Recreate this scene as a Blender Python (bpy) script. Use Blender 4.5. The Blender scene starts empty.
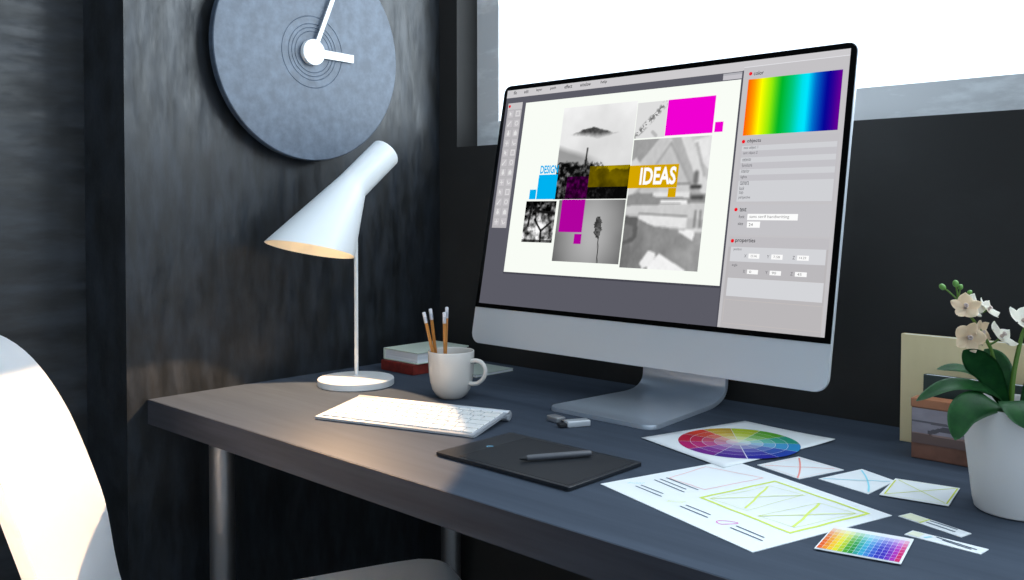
import bpy, bmesh, math, random
import numpy as np
from mathutils import Vector, Matrix
C = bpy.context.scene.collection
SC = bpy.context.scene
PI = math.pi
DZ = 0.75                      # height of the desk top above the floor

# ------------------------------------------------------------------ camera
cd = bpy.data.cameras.new('camera'); cam = bpy.data.objects.new('camera', cd); C.objects.link(cam)
Fv = Vector((-0.68420588, 0.72897266, -0.02147489)); Rv = Vector((0.729147052, 0.684356919, -0.000429057)); Uv = Vector((-0.01438372, 0.01595192, 0.9997693))
m = Matrix((Rv, Uv, -Fv)).transposed().to_4x4(); m.translation = Vector((1.46985627, -1.33791358, 0.31401657 + DZ))
cam.matrix_world = m
cd.sensor_width = 36; cd.lens = 917.5 * 36 / 1024; cd.shift_y = -61.7 / 1024; cd.clip_start = 0.02; cd.clip_end = 60
SC.camera = cam

# ------------------------------------------------------------------ world, lights, exposure
SC.view_settings.view_transform = 'Standard'; SC.view_settings.look = 'None'
SC.view_settings.exposure = 0; SC.view_settings.gamma = 1; SC.view_settings.use_curve_mapping = False
W = bpy.data.worlds.new('sky'); SC.world = W; W.use_nodes = True
wn = W.node_tree.nodes; wl = W.node_tree.links; wn.clear()
tc = wn.new('ShaderNodeTexCoord'); sp = wn.new('ShaderNodeSeparateXYZ'); wl.new(tc.outputs['Generated'], sp.inputs[0])
mr = wn.new('ShaderNodeMapRange'); mr.inputs['From Min'].default_value = -0.5; mr.inputs['From Max'].default_value = 0.35
wl.new(sp.outputs['Y'], mr.inputs['Value'])
cr = wn.new('ShaderNodeMix'); cr.data_type = 'RGBA'
cr.inputs['A'].default_value = (0.56, 0.69, 0.81, 1); cr.inputs['B'].default_value = (1.9, 2.2, 2.5, 1)
wl.new(mr.outputs[0], cr.inputs['Factor'])
bg = wn.new('ShaderNodeBackground'); bg.inputs['Strength'].default_value = 1.0
wl.new(cr.outputs['Result'], bg.inputs['Color'])
wo = wn.new('ShaderNodeOutputWorld'); wl.new(bg.outputs[0], wo.inputs['Surface'])

def area(name, loc, target, sx, sy, power, col):
    d = bpy.data.lights.new(name, 'AREA'); d.shape = 'RECTANGLE'; d.size = sx; d.size_y = sy; d.energy = power; d.color = col
    o = bpy.data.objects.new(name, d); C.objects.link(o); o.location = loc
    o.rotation_euler = (Vector(target) - Vector(loc)).to_track_quat('-Z', 'Y').to_euler()
    return o
area('window_daylight', (1.15, 0.55, 1.75), (0.1, -0.9, 1.45), 1.8, 1.0, 34, (0.80, 0.92, 1.0))

# ------------------------------------------------------------------ helpers
def lin(c):
    return tuple((x / 255 / 12.92) if x / 255 <= 0.04045 else ((x / 255 + 0.055) / 1.055) ** 2.4 for x in c)
def mat(name, col, rough=0.5, metal=0.0, spec=0.5, noise=None, bump=None, coat=0.0, emis=None, sub=0.0):
    """noise = (scale xyz, colour2, lo, hi, detail)   bump = (scale, strength, distance)"""
    M = bpy.data.materials.new(name); M.use_nodes = True; nt = M.node_tree; b = nt.nodes['Principled BSDF']
    b.inputs['Base Color'].default_value = (*col, 1); b.inputs['Roughness'].default_value = rough
    b.inputs['Metallic'].default_value = metal; b.inputs['Specular IOR Level'].default_value = spec
    b.inputs['Coat Weight'].default_value = coat
    if sub: b.inputs['Subsurface Weight'].default_value = sub
    if emis:
        b.inputs['Emission Color'].default_value = (*emis[0], 1); b.inputs['Emission Strength'].default_value = emis[1]
    t = None
    if noise or bump: t = nt.nodes.new('ShaderNodeTexCoord')
    if noise:
        sc, c2, lo, hi, det = noise
        mp = nt.nodes.new('ShaderNodeMapping'); mp.inputs['Scale'].default_value = sc; nt.links.new(t.outputs['Object'], mp.inputs[0])
        n = nt.nodes.new('ShaderNodeTexNoise'); n.inputs['Scale'].default_value = 1; n.inputs['Detail'].default_value = det; n.inputs['Roughness'].default_value = 0.62
        nt.links.new(mp.outputs[0], n.inputs['Vector'])
        r = nt.nodes.new('ShaderNodeMapRange'); r.inputs['From Min'].default_value = lo; r.inputs['From Max'].default_value = hi
        nt.links.new(n.outputs['Fac'], r.inputs['Value'])
        x = nt.nodes.new('ShaderNodeMix'); x.data_type = 'RGBA'; x.inputs['A'].default_value = (*col, 1); x.inputs['B'].default_value = (*c2, 1)
        nt.links.new(r.outputs[0], x.inputs['Factor']); nt.links.new(x.outputs['Result'], b.inputs['Base Color'])
    if bump:
        sc, st, dist = bump
        mp = nt.nodes.new('ShaderNodeMapping'); mp.inputs['Scale'].default_value = sc; nt.links.new(t.outputs['Object'], mp.inputs[0])
        n = nt.nodes.new('ShaderNodeTexNoise'); n.inputs['Scale'].default_value = 1; n.inputs['Detail'].default_value = 4
        nt.links.new(mp.outputs[0], n.inputs['Vector'])
        bp = nt.nodes.new('ShaderNodeBump'); bp.inputs['Strength'].default_value = st; bp.inputs['Distance'].default_value = dist
        nt.links.new(n.outputs['Fac'], bp.inputs['Height']); nt.links.new(bp.outputs[0], b.inputs['Normal'])
    return M
def colmat(name, kind, rough=0.7):
    M = bpy.data.materials.new(name); M.use_nodes = True; nt = M.node_tree; b = nt.nodes['Principled BSDF']
    a = nt.nodes.new('ShaderNodeAttribute'); a.attribute_name = 'col'
    if kind == 'emit':
        nt.nodes.remove(b); e = nt.nodes.new('ShaderNodeEmission'); nt.links.new(a.outputs['Color'], e.inputs['Color'])
        nt.links.new(e.outputs[0], nt.nodes['Material Output'].inputs[0]); M.cycles.emission_sampling = 'NONE'
    else:
        nt.links.new(a.outputs['Color'], b.inputs['Base Color']); b.inputs['Roughness'].default_value = rough; b.inputs['Specular IOR Level'].default_value = 0.3
    return M

def link(name, me, material, parent=None, loc=None, smooth=False):
    o = bpy.data.objects.new(name, me); C.objects.link(o)
    mats = material if isinstance(material, (list, tuple)) else [material]
    for q in mats: me.materials.append(q)
    if smooth:
        me.polygons.foreach_set('use_smooth', [True] * len(me.polygons))
    if parent: o.parent = parent
    if loc: o.location = loc
    return o
def obj(name, bm, material, parent=None, loc=None, smooth=False, angle=None):
    me = bpy.data.meshes.new(name); bmesh.ops.recalc_face_normals(bm, faces=bm.faces)
    if smooth and angle:
        for e in bm.edges:
            if len(e.link_faces) == 2 and e.calc_face_angle(0) > math.radians(angle): e.smooth = False
    bm.to_mesh(me); bm.free()
    return link(name, me, material, parent, loc, smooth)
def thing(name, label, cat, loc=(0, 0, 0), rz=0.0, group=None):
    o = bpy.data.objects.new(name, None); C.objects.link(o); o.empty_display_size = 0.05
    o.location = loc; o.rotation_euler = (0, 0, rz); tag(o, label, cat, group); return o
def tag(o, label, cat, group=None):
    o['label'] = label; o['category'] = cat
    if group: o['group'] = group
    return o
def struct(o): o['kind'] = 'structure'; return o

def box(bm, x0, x1, y0, y1, z0, z1, bev=0, seg=2):
    r = bmesh.ops.create_cube(bm, size=1)
    vs = r['verts']
    for v in vs: v.co = Vector(((x0 + x1) / 2 + v.co.x * (x1 - x0), (y0 + y1) / 2 + v.co.y * (y1 - y0), (z0 + z1) / 2 + v.co.z * (z1 - z0)))
    if bev:
        es = list({e for v in vs for e in v.link_edges})
        bmesh.ops.bevel(bm, geom=es, offset=bev, segments=seg, profile=0.5, affect='EDGES')
    return bm
def lathe(bm, prof, n=64, cx=0, cy=0, cz=0, close=False):
    rings = []
    for (r, z) in prof:
        if r < 1e-6: rings.append([bm.verts.new((cx, cy, cz + z))])
        else: rings.append([bm.verts.new((cx + r * math.cos(2 * PI * k / n), cy + r * math.sin(2 * PI * k / n), cz + z)) for k in range(n)])
    for a, b in zip(rings, rings[1:]):
        for k in range(n):
            k2 = (k + 1) % n
            if len(a) == 1 and len(b) == 1: continue
            if len(a) == 1: bm.faces.new((a[0], b[k], b[k2]))
            elif len(b) == 1: bm.faces.new((a[k], a[k2], b[0]))
            else: bm.faces.new((a[k], a[k2], b[k2], b[k]))
    return bm
def loft(bm, rings, cap0=True, cap1=True, closed=True):
    R = [[bm.verts.new(p) for p in r] for r in rings]
    n = len(R[0])
    for a, b in zip(R, R[1:]):
        for k in range(n if closed else n - 1):
            k2 = (k + 1) % n; bm.faces.new((a[k], a[k2], b[k2], b[k]))
    if cap0: bm.faces.new(R[0][::-1])
    if cap1: bm.faces.new(R[-1])
    return bm
def tube(bm, pts, rad, n=12, cap=True):
    pts = [Vector(p) for p in pts]; rads = rad if isinstance(rad, (list, tuple)) else [rad] * len(pts)
    up = Vector((0.123, 0.31, 0.94)).normalized(); rings = []
    for i, p in enumerate(pts):
        d = (pts[min(i + 1, len(pts) - 1)] - pts[max(i - 1, 0)]).normalized()
        a = d.cross(up)
        if a.length < 0.05: a = d.cross(Vector((1, 0, 0)))
        a.normalize(); b = d.cross(a)
        rings.append([p + (a * math.cos(2 * PI * k / n) + b * math.sin(2 * PI * k / n)) * rads[i] for k in range(n)])
    return loft(bm, rings, cap, cap)
def bez(pts, n=16):
    """Catmull-Rom through the points"""
    P = [Vector(p) for p in pts]; P = [P[0] * 2 - P[1]] + P + [P[-1] * 2 - P[-2]]; out = []
    for i in range(1, len(P) - 2):
        for k in range(n):
            t = k / n; a, b, c, d = P[i - 1], P[i], P[i + 1], P[i + 2]
            out.append(0.5 * ((2 * b) + (c - a) * t + (2 * a - 5 * b + 4 * c - d) * t * t + (3 * b - a - 3 * c + d) * t ** 3))
    out.append(P[-2]); return out
def rrect(u0, v0, u1, v1, r, n=8):
    """rounded rectangle outline; r = (bl, br, tr, tl)"""
    if not isinstance(r, (list, tuple)): r = (r,) * 4
    out = []
    for (cx, cy, rr, a0) in ((u0 + r[0], v0 + r[0], r[0], PI), (u1 - r[1], v0 + r[1], r[1], 1.5 * PI), (u1 - r[2], v1 - r[2], r[2], 0), (u0 + r[3], v1 - r[3], r[3], PI / 2)):
        for k in range(n + 1):
            a = a0 + PI / 2 * k / n; out.append((cx + rr * math.cos(a), cy + rr * math.sin(a)))
    return out

class Paint:
    """flat coloured faces in layers, one mesh with a colour attribute"""
    def __init__(s, f): s.f = f; s.v = []; s.faces = []; s.c = []
    def poly(s, pts, col, layer=0):
        i = len(s.v); s.v += [s.f(p[0], p[1], layer) for p in pts]; s.faces.append(tuple(range(i, i + len(pts)))); s.c.append(col)
    def rect(s, u0, v0, u1, v1, col, layer=0): s.poly([(u0, v0), (u1, v0), (u1, v1), (u0, v1)], col, layer)
    def line(s, pts, w, col, layer=0):
        P_ = [Vector(p[:2]) for p in pts]; P_ = [p for k, p in enumerate(P_) if k == 0 or (p - P_[k - 1]).length > 1e-9]
        L_, R_ = [], []; closed = (P_[0] - P_[-1]).length < 1e-6
        for k, p in enumerate(P_):
            a = P_[k - 1] if k else (P_[-2] if closed else None); b = P_[k + 1] if k < len(P_) - 1 else (P_[1] if closed else None)
            d0 = (p - a).normalized() if a is not None else (b - p).normalized(); d1 = (b - p).normalized() if b is not None else d0
            n0, n1 = Vector((-d0.y, d0.x)), Vector((-d1.y, d1.x)); m_ = n0 + n1
            m_ = m_.normalized() / max(0.5, math.sqrt(max(0.0, (1 + n0.dot(n1)) / 2))) if m_.length > 1e-3 else n0
            L_.append(p + m_ * w / 2); R_.append(p - m_ * w / 2)
        for k in range(len(P_) - 1): s.poly([R_[k], R_[k + 1], L_[k + 1], L_[k]], col, layer)
    def disc(s, u, v, r, col, layer=0, n=16): s.poly([(u + r * math.cos(2 * PI * k / n), v + r * math.sin(2 * PI * k / n)) for k in range(n)], col, layer)
    def image(s, u0, v0, u1, v1, img, layer=0):
        h, w = img.shape[:2]; i0 = len(s.v)
        for j in range(h + 1):
            for i in range(w + 1): s.v.append(s.f(u0 + (u1 - u0) * i / w, v1 + (v0 - v1) * j / h, layer))
        for j in range(h):
            for i in range(w):
                a = i0 + j * (w + 1) + i; s.faces.append((a, a + w + 1, a + w + 2, a + 1)); s.c.append(tuple(img[j, i]))
    def text(s, txt, u0, v0, u1, v1, col, layer=0, bold=0.0):
        cu = bpy.data.curves.new('t', 'FONT'); cu.body = txt; cu.size = 1; cu.offset = bold; cu.resolution_u = 3
        o = bpy.data.objects.new('t', cu); C.objects.link(o); dg = bpy.context.evaluated_depsgraph_get()
        me = bpy.data.meshes.new_from_object(o.evaluated_get(dg)); co = [v.co.copy() for v in me.vertices]
        if co:
            xs = [c.x for c in co]; ys = [c.y for c in co]; ax, bx, ay, by = min(xs), max(xs), min(ys), max(ys); i = len(s.v)
            for c in co: s.v.append(s.f(u0 + (c.x - ax) / (bx - ax) * (u1 - u0), v0 + (c.y - ay) / (by - ay) * (v1 - v0), layer))
            for p in me.polygons: s.faces.append(tuple(i + k for k in p.vertices)); s.c.append(col)
        bpy.data.objects.remove(o); bpy.data.meshes.remove(me); bpy.data.curves.remove(cu)
    def mesh(s, name):
        me = bpy.data.meshes.new(name); me.from_pydata(s.v, [], s.faces); me.update()
        at = me.color_attributes.new('col', 'FLOAT_COLOR', 'CORNER'); arr = []
        for f, c in zip(s.faces, s.c):
            c = tuple(c); arr += list(c + (1.0,)) * len(f)
        at.data.foreach_set('color', arr); return me
def G(*c): return lin(c if len(c) == 3 else (c[0],) * 3)

# ------------------------------------------------------------------ materials
m_wall_left = mat('dark_plaster_streaked', G(24, 26, 28), 0.36, spec=0.5, noise=((14, 36, 10), G(42, 47, 54), 0.40, 0.68, 12), bump=((50, 70, 14), 0.07, 0.004))
m_wall_side = mat('dark_plaster_brushed', G(24, 26, 28), 0.38, spec=0.6, noise=((14, 8, 36), G(44, 49, 56), 0.42, 0.70, 12), bump=((60, 14, 50), 0.08, 0.004))
m_wall_back = mat('dark_wall_paint', G(48, 47, 46), 0.6, spec=0.25, noise=((3, 3, 5), G(58, 58, 58), 0.5, 0.75, 8))
def vary_rough(M, sc, lo, hi):
    nt = M.node_tree; t = nt.nodes.new('ShaderNodeTexCoord'); mp = nt.nodes.new('ShaderNodeMapping'); mp.inputs['Scale'].default_value = sc; nt.links.new(t.outputs['Object'], mp.inputs[0])
    n = nt.nodes.new('ShaderNodeTexNoise'); n.inputs['Scale'].default_value = 1; n.inputs['Detail'].default_value = 12; n.inputs['Roughness'].default_value = 0.7; nt.links.new(mp.outputs[0], n.inputs['Vector'])
    r = nt.nodes.new('ShaderNodeMapRange'); r.inputs['From Min'].default_value = 0.38; r.inputs['From Max'].default_value = 0.64; r.inputs['To Min'].default_value = lo; r.inputs['To Max'].default_value = hi
    nt.links.new(n.outputs['Fac'], r.inputs['Value']); nt.links.new(r.outputs[0], nt.nodes['Principled BSDF'].inputs['Roughness'])
vary_rough(m_wall_left, (14, 44, 11), 0.28, 0.54); vary_rough(m_wall_side, (14, 10, 44), 0.30, 0.54)
m_floor = mat('dark_floor', G(28, 28, 30), 0.6, noise=((6, 1, 1), G(38, 38, 40), 0.4, 0.7, 5))
m_frame = mat('pale_grey_frame_paint', G(222, 221, 221), 0.45, noise=((7, 9, 22), G(246, 246, 246), 0.50, 0.62, 10))
m_desk = mat('blue_grey_stained_wood', G(65, 73, 85), 0.62, spec=0.04, noise=((2.5, 34, 34), G(75, 84, 97), 0.35, 0.7, 7), bump=((10, 120, 120), 0.08, 0.001))
m_leg = mat('brushed_steel_leg', G(150, 150, 152), 0.42, metal=0.9)
m_white = mat('white_lacquer', G(232, 236, 238), 0.35, spec=0.5)
m_white_in = mat('warm_white_inner_lacquer', G(246, 238, 222), 0.6)
m_cer = mat('white_ceramic', G(222, 218, 212), 0.22, spec=0.5, coat=0.2)
m_pot = mat('matt_white_pot', G(230, 227, 225), 0.6, spec=0.3)
m_alu = mat('satin_aluminium', G(212, 217, 222), 0.42, metal=0.3, spec=0.5, bump=((4, 4, 300), 0.03, 0.0005))
m_alu_foot = mat('satin_aluminium_foot', G(206, 216, 228), 0.38, metal=0.65, bump=((400, 4, 400), 0.02, 0.0004))
m_black = mat('black_glass', G(3), 0.25, spec=0.1)
m_key = mat('white_key', G(238, 238, 236), 0.5)
m_tab = mat('black_tablet', G(27, 31, 37), 0.3, spec=0.45)
m_tabin = mat('matt_black_tablet_area', G(29, 33, 38), 0.5, spec=0.35)
m_dk = mat('dark_plastic', G(34, 35, 38), 0.4)
m_silver = mat('silver_plastic', G(170, 172, 176), 0.35, metal=0.6)
m_wood = mat('orange_pencil_paint', G(190, 125, 55), 0.45)
m_er = mat('pale_eraser', G(225, 225, 230), 0.7)
m_fer = mat('silver_ferrule', G(200, 204, 212), 0.3, metal=0.5)
m_red = mat('red_book_cloth', G(132, 36, 26), 0.7, noise=((60, 60, 60), G(112, 30, 22), 0.4, 0.6, 3))
m_sage = mat('sage_book_cloth', G(206, 216, 202), 0.7)
m_pages = mat('book_pages', G(240, 242, 246), 0.8, noise=((4, 4, 900), G(222, 226, 232), 0.4, 0.6, 2))
m_beige = mat('beige_book_cover', G(238, 218, 172), 0.7, noise=((8, 8, 3), G(226, 204, 156), 0.4, 0.65, 5))
m_dkgreen = mat('dark_green_book_cover', G(34, 50, 46), 0.5)
m_brown = mat('brown_leather', G(142, 96, 78), 0.5, noise=((14, 14, 14), G(116, 78, 62), 0.4, 0.6, 5))
m_tan = mat('tan_leather', G(172, 112, 78), 0.5)
m_leaf = mat('orchid_leaf', G(44, 104, 50), 0.45, spec=0.3, noise=((50, 50, 50), G(28, 78, 42), 0.35, 0.65, 4))
m_stem = mat('orchid_stem', G(86, 122, 40), 0.5)
m_bud = mat('orchid_bud', G(104, 156, 70), 0.45)
m_petal = mat('orchid_petal', G(246, 240, 226), 0.6, sub=0.1)
m_petal2 = mat('orchid_petal_blush', G(244, 222, 192), 0.6, sub=0.1)
m_lip = mat('orchid_lip', G(196, 176, 168), 0.6)
m_soil = mat('orchid_bark', G(50, 42, 32), 0.9, noise=((90, 90, 90), G(80, 66, 48), 0.4, 0.6, 5))
m_clock = mat('weathered_blue_grey_metal', G(64, 75, 90), 0.42, spec=0.5, noise=((1, 44, 44), G(86, 99, 116), 0.38, 0.66, 9), bump=((1, 60, 60), 0.12, 0.002))
m_rim = mat('dark_clock_edge', G(50, 56, 66), 0.5)
m_hand = mat('white_clock_hand', G(250, 250, 250), 0.4, emis=None)
m_chair = mat('white_moulded_plastic', G(248, 250, 253), 0.32, spec=0.5)
m_chrome = mat('chrome', G(200, 202, 205), 0.15, metal=1.0)
m_emit = colmat('display_light', 'emit'); m_print = colmat('printed_paper', 'diff')
m_glass = bpy.data.materials.new('window_glass'); m_glass.use_nodes = True
nt = m_glass.node_tree; nt.nodes.clear()
tr = nt.nodes.new('ShaderNodeBsdfTransparent'); gl = nt.nodes.new('ShaderNodeBsdfGlossy'); gl.inputs['Roughness'].default_value = 0.02
mx = nt.nodes.new('ShaderNodeMixShader'); mx.inputs[0].default_value = 0.05; ou = nt.nodes.new('ShaderNodeOutputMaterial')
nt.links.new(tr.outputs[0], mx.inputs[1]); nt.links.new(gl.outputs[0], mx.inputs[2]); nt.links.new(mx.outputs[0], ou.inputs[0])

# ------------------------------------------------------------------ the room
bm = bmesh.new(); box(bm, -0.6, 4.0, -4.5, 0.072, -0.06, 0); struct(obj('floor', bm, m_floor))
# left wall with its outside corner, then the recessed run of wall nearer the camera
bm = bmesh.new(); box(bm, -0.40, 0, -0.6849, 0.072, 0, 2.75); struct(obj('wall_left', bm, m_wall_left))
bm = bmesh.new(); box(bm, -0.40, -0.1573, -4.5, -0.6849, 0, 2.75); struct(obj('wall_recess', bm, m_wall_side))
# back wall around the window opening
WX0, WX1, WZ0, WZ1, WD = 0.0547, 3.3, 0.4439 + DZ, 2.35, 0.0595
bm = bmesh.new()
T = WD + 0.0125
box(bm, 0, 4.0, 0, T, 0, WZ0); box(bm, 0, 4.0, 0, T, WZ1, 2.75); box(bm, 0, WX0, 0, T, WZ0, WZ1); box(bm, WX1, 4.0, 0, T, WZ0, WZ1)
struct(obj('wall_back', bm, m_wall_back))
bm = bmesh.new()
box(bm, WX0, WX0 + 0.065, WD, WD + 0.012, WZ0, WZ1, 0.001); box(bm, WX1 - 0.065, WX1, WD, WD + 0.012, WZ0, WZ1, 0.002)
box(bm, WX0 + 0.065, WX1 - 0.065, WD, WD + 0.012, WZ0, WZ0 + 0.0552, 0.001); box(bm, WX0 + 0.065, WX1 - 0.065, WD, WD + 0.012, WZ1 - 0.055, WZ1, 0.002)
win = struct(obj('window_1', bm, m_frame))
bm = bmesh.new(); box(bm, WX0 + 0.063, WX1 - 0.058, WD + 0.004, WD + 0.008, WZ0 + 0.053, WZ1 - 0.053); obj('window_pane', bm, m_glass, win)

# ------------------------------------------------------------------ desk
desk = thing('desk', 'long dark blue-grey wooden desk fixed in the corner below the window', 'desk', (0, 0, 0))
bm = bmesh.new(); box(bm, 0.0008, 2.1, -0.65, -0.0008, DZ - 0.041, DZ, 0.0015, 2); obj('tabletop', bm, m_desk, desk)
m_edge_shading = mat('grey_wood_edge_shading', G(50, 53, 61), 0.6, spec=0.2, noise=((3, 60, 60), G(66, 69, 78), 0.35, 0.7, 8))  # front edge's different room light painted as grey, on an added strip
bm = bmesh.new(); box(bm, 0.0008, 2.1, -0.6508, -0.6500, DZ - 0.0405, DZ - 0.0005); obj('edge_shading', bm, m_edge_shading, desk)
for (x, y) in ((0.085, -0.565), (0.085, -0.048), (2.0, -0.565), (2.0, -0.048)):
    bm = bmesh.new(); lathe(bm, [(0, 0), (0.024, 0), (0.024, 0.006), (0.0205, 0.008), (0.0205, DZ - 0.0415), (0, DZ - 0.0415)], 32, x, y, 0); obj('leg', bm, m_leg, desk, smooth=True, angle=40)

# ------------------------------------------------------------------ clock
CX, CY, CZ, CR = 0.022, -0.3475, 0.6035 + DZ, 0.2000
clock = thing('wall_clock', 'large round blue-grey metal wall clock with white hands', 'clock', (0, CY, CZ))
def xdisc(bm, prof, n=96, cy=0, cz=0):   # lathe about the X axis; prof = (radius, x)
    rings = []
    for (r, x) in prof:
        rings.append([Vector((x, cy + max(r, 1e-5) * math.cos(2 * PI * k / n), cz + max(r, 1e-5) * math.sin(2 * PI * k / n))) for k in range(n)])
    return loft(bm, rings)
prof = [(0.0, 0.034)]
prof = [(0.0005, 0.034)] + [(r, 0.034 - (0.0011 if abs(r - q) < 1e-4 else 0)) for q in () for r in ()]
for rr in (0.038, 0.045, 0.052, 0.066):
    prof += [(rr - 0.0009, 0.034), (rr, 0.0334), (rr + 0.0009, 0.034)]
prof += [(CR - 0.0015, 0.034), (CR, 0.0325), (CR, 0.020), (CR - 0.004, 0.018), (0.0005, 0.018)]
bm = bmesh.new(); xdisc(bm, prof, 128); obj('clock_face', bm, m_clock, clock, smooth=True, angle=25)
bm = bmesh.new(); xdisc(bm, [(0.0005, 0.0005), (0.10, 0.0005), (0.10, 0.0178), (0.0005, 0.0178)], 48); obj('mounting_drum', bm, m_rim, clock)
hc = (-0.3496 - CY, 0.6024 + DZ - CZ)
def hand(bm, tip, w0, w1, x):
    a = Vector((hc[0], hc[1])); b = Vector(tip); d = (b - a).normalized(); n = Vector((-d.y, d.x))
    q = [a - n * w0 / 2, b - n * w1 / 2, b + n * w1 / 2, a + n * w0 / 2]
    loft(bm, [[(x, p.x, p.y) for p in q], [(x + 0.0022, p.x, p.y) for p in q]])
d1 = Vector((-0.3077 + 0.3417, 0.7058 - 0.6228)).normalized()
bm = bmesh.new(); hand(bm, (hc[0] + d1.x * 0.15, hc[1] + d1.y * 0.15), 0.0080, 0.0078, 0.0405); obj('minute_hand', bm, m_hand, clock)
bm = bmesh.new(); hand(bm, (-0.2573 - CY, 0.6004 + DZ - CZ), 0.0155, 0.0150, 0.0375); obj('hour_hand', bm, m_hand, clock)
bm = bmesh.new(); xdisc(bm, [(0.0005, 0.0341), (0.0238, 0.0341), (0.0238, 0.0425), (0.0230, 0.0434), (0.0005, 0.0434)], 48, hc[0], hc[1]); obj('hub', bm, m_hand, clock, smooth=True, angle=30)

# ------------------------------------------------------------------ desk lamp
LB = Vector((0.1509, -0.3395, DZ))
lamp = thing('desk_lamp', 'white metal desk lamp with a tilted conical shade and round foot', 'lamp', LB)
def L(x, y, z): return Vector((x - LB.x, y - LB.y, z))
bm = bmesh.new(); lathe(bm, [(0, 0.0003), (0.066, 0.0003), (0.0675, 0.0015), (0.0675, 0.0115), (0.0665, 0.0128), (0, 0.0128)], 96); obj('base', bm, m_white, lamp, smooth=True, angle=30)
px_, py_ = 0.1277 - LB.x, -0.3208 - LB.y
bm = bmesh.new(); tube(bm, [(px_, py_, 0.0128), (px_, py_, 0.3385)], 0.0036, 20); obj('pole', bm, m_white, lamp, smooth=True, angle=40)
SXp = 0.1300
ax = Vector((0, -0.764, -0.645)).normalized(); e1 = Vector((1, 0, 0)); e2 = Vector((0, 0.645, -0.764)).normalized()
def ring(c, r, u, v, n=72): return [Vector(c) + (u * math.cos(2 * PI * k / n) + v * math.sin(2 * PI * k / n)) * r for k in range(n)]
T0 = L(SXp, -0.2530, 0.4185); K0 = L(SXp, -0.3294, 0.3548); O0 = L(SXp, -0.4210, 0.2430); RT, RO = 0.0287, 0.0765
o1 = Vector((1, 0, 0.03)); o2 = Vector((0, 1, -0.245))
def shade(dr, dt=0.0):
    R = [ring(T0 + ax * (dt + 0.0), RT - dr - 0.0015, e1, e2), ring(T0 + ax * (dt + 0.002), RT - dr, e1, e2)]
    for k in range(1, 7): R.append(ring(T0.lerp(K0, k / 6), RT - dr, e1, e2))
    A = R[-1]; B = ring(O0, RO - dr, o1, o2)
    for k in range(1, 13): R.append([a.lerp(b, k / 12) for a, b in zip(A, B)])
    return R
bm = bmesh.new(); loft(bm, shade(0), True, False); outer = obj('lamp_shade', bm, m_white, lamp, smooth=True, angle=35)
bm = bmesh.new(); loft(bm, shade(0.0014, 0.002), True, False); obj('shade_lining', bm, m_white_in, lamp, smooth=True, angle=35)
bm = bmesh.new(); tube(bm, [T0 + ax * 0.012, T0 + ax * 0.040, T0 + ax * 0.050], [0.013, 0.013, 0.010], 20); obj('bulb_holder', bm, m_white, lamp)
m_bulb = mat('warm_bulb', G(255, 240, 210), 0.4, emis=((1.0, 0.82, 0.60), 4.0))
bm = bmesh.new(); bmesh.ops.create_uvsphere(bm, u_segments=20, v_segments=12, radius=0.017)
for v in bm.verts: v.co += T0 + ax * 0.062
obj('bulb', bm, m_bulb, lamp, smooth=True)
sd = bpy.data.lights.new('lamp_beam', 'SPOT'); sd.energy = 132.0; sd.color = (1.0, 0.63, 0.34); sd.spot_size = math.radians(2 * 46.3); sd.spot_blend = 0.04; sd.shadow_soft_size = 0.006
sd.use_nodes = True; ln_ = sd.node_tree; em = ln_.nodes['Emission']; lf_ = ln_.nodes.new('ShaderNodeLightFalloff'); lf_.inputs['Strength'].default_value = 1.0; ln_.links.new(lf_.outputs['Constant'], em.inputs['Strength'])
so = bpy.data.objects.new('lamp_beam', sd); C.objects.link(so); so.location = (0.15, -0.40, 0.246 + DZ)
th, ph = math.radians(32.2), math.radians(-62.6)
so.rotation_euler = Vector((math.sin(th) * math.cos(ph), math.sin(th) * math.sin(ph), -math.cos(th))).to_track_quat('-Z', 'Y').to_euler()
pd_ = bpy.data.lights.new('bulb_glow', 'POINT'); pd_.energy = 0.30; pd_.color = (1.0, 0.82, 0.60); pd_.shadow_soft_size = 0.012
po = bpy.data.objects.new('bulb_glow', pd_); C.objects.link(po); po.location = LB + T0 + ax * 0.098

# ------------------------------------------------------------------ computer
MX, MY = 0.6358, -0.10
comp = thing('desktop_computer', 'large all-in-one aluminium desktop computer with its screen lit', 'computer', (MX, MY, DZ), -0.01237)
K = 1.07; TL = 0.1908
OC = Vector((0.63913 - MX, -0.16353 - MY, 0.33783)) + Vector((0, math.cos(TL), -math.sin(TL))) * 0.0013
def P(u, v, n=0.0):      # u right, v up along the tilted panel, n towards the viewer (metres)
    return OC + Vector((u, v * math.sin(TL) - n * math.cos(TL), v * math.cos(TL) + n * math.sin(TL)))
HW, VT, VB, VS = 0.3290, 0.2030, -0.2640, -0.2012
rad = (0.020, 0.020, 0.014, 0.014)
rings = []
for (ins, n, dv) in ((0.0006, 0.0, 0), (0.0, -0.0006, 0), (0.0, -0.0050, 0), (0.0015, -0.0062, 0), (0.03, -0.0085, 0), (0.09, -0.022, 0), (0.15, -0.040, 0), (0.20, -0.050, 0)):
    rr = tuple(max(0.004, q - ins * 0.1) for q in rad); w = ins * 1.0
    rings.append([P(a, b, n) for a, b in rrect(-HW + w, VB + w, HW - w, VT - w, rr)])
bm = bmesh.new(); loft(bm, rings); obj('housing', bm, m_alu, comp, smooth=True, angle=25)
bm = bmesh.new()
ol = rrect(-HW + 0.0012, VS, HW - 0.0012, VT - 0.001, (0.0008, 0.0008, 0.013, 0.013))
loft(bm, [[P(a, b, 0.0002) for a, b in ol], [P(a, b, 0.0012) for a, b in ol]]); obj('screen_bezel', bm, m_black, comp)
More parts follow.
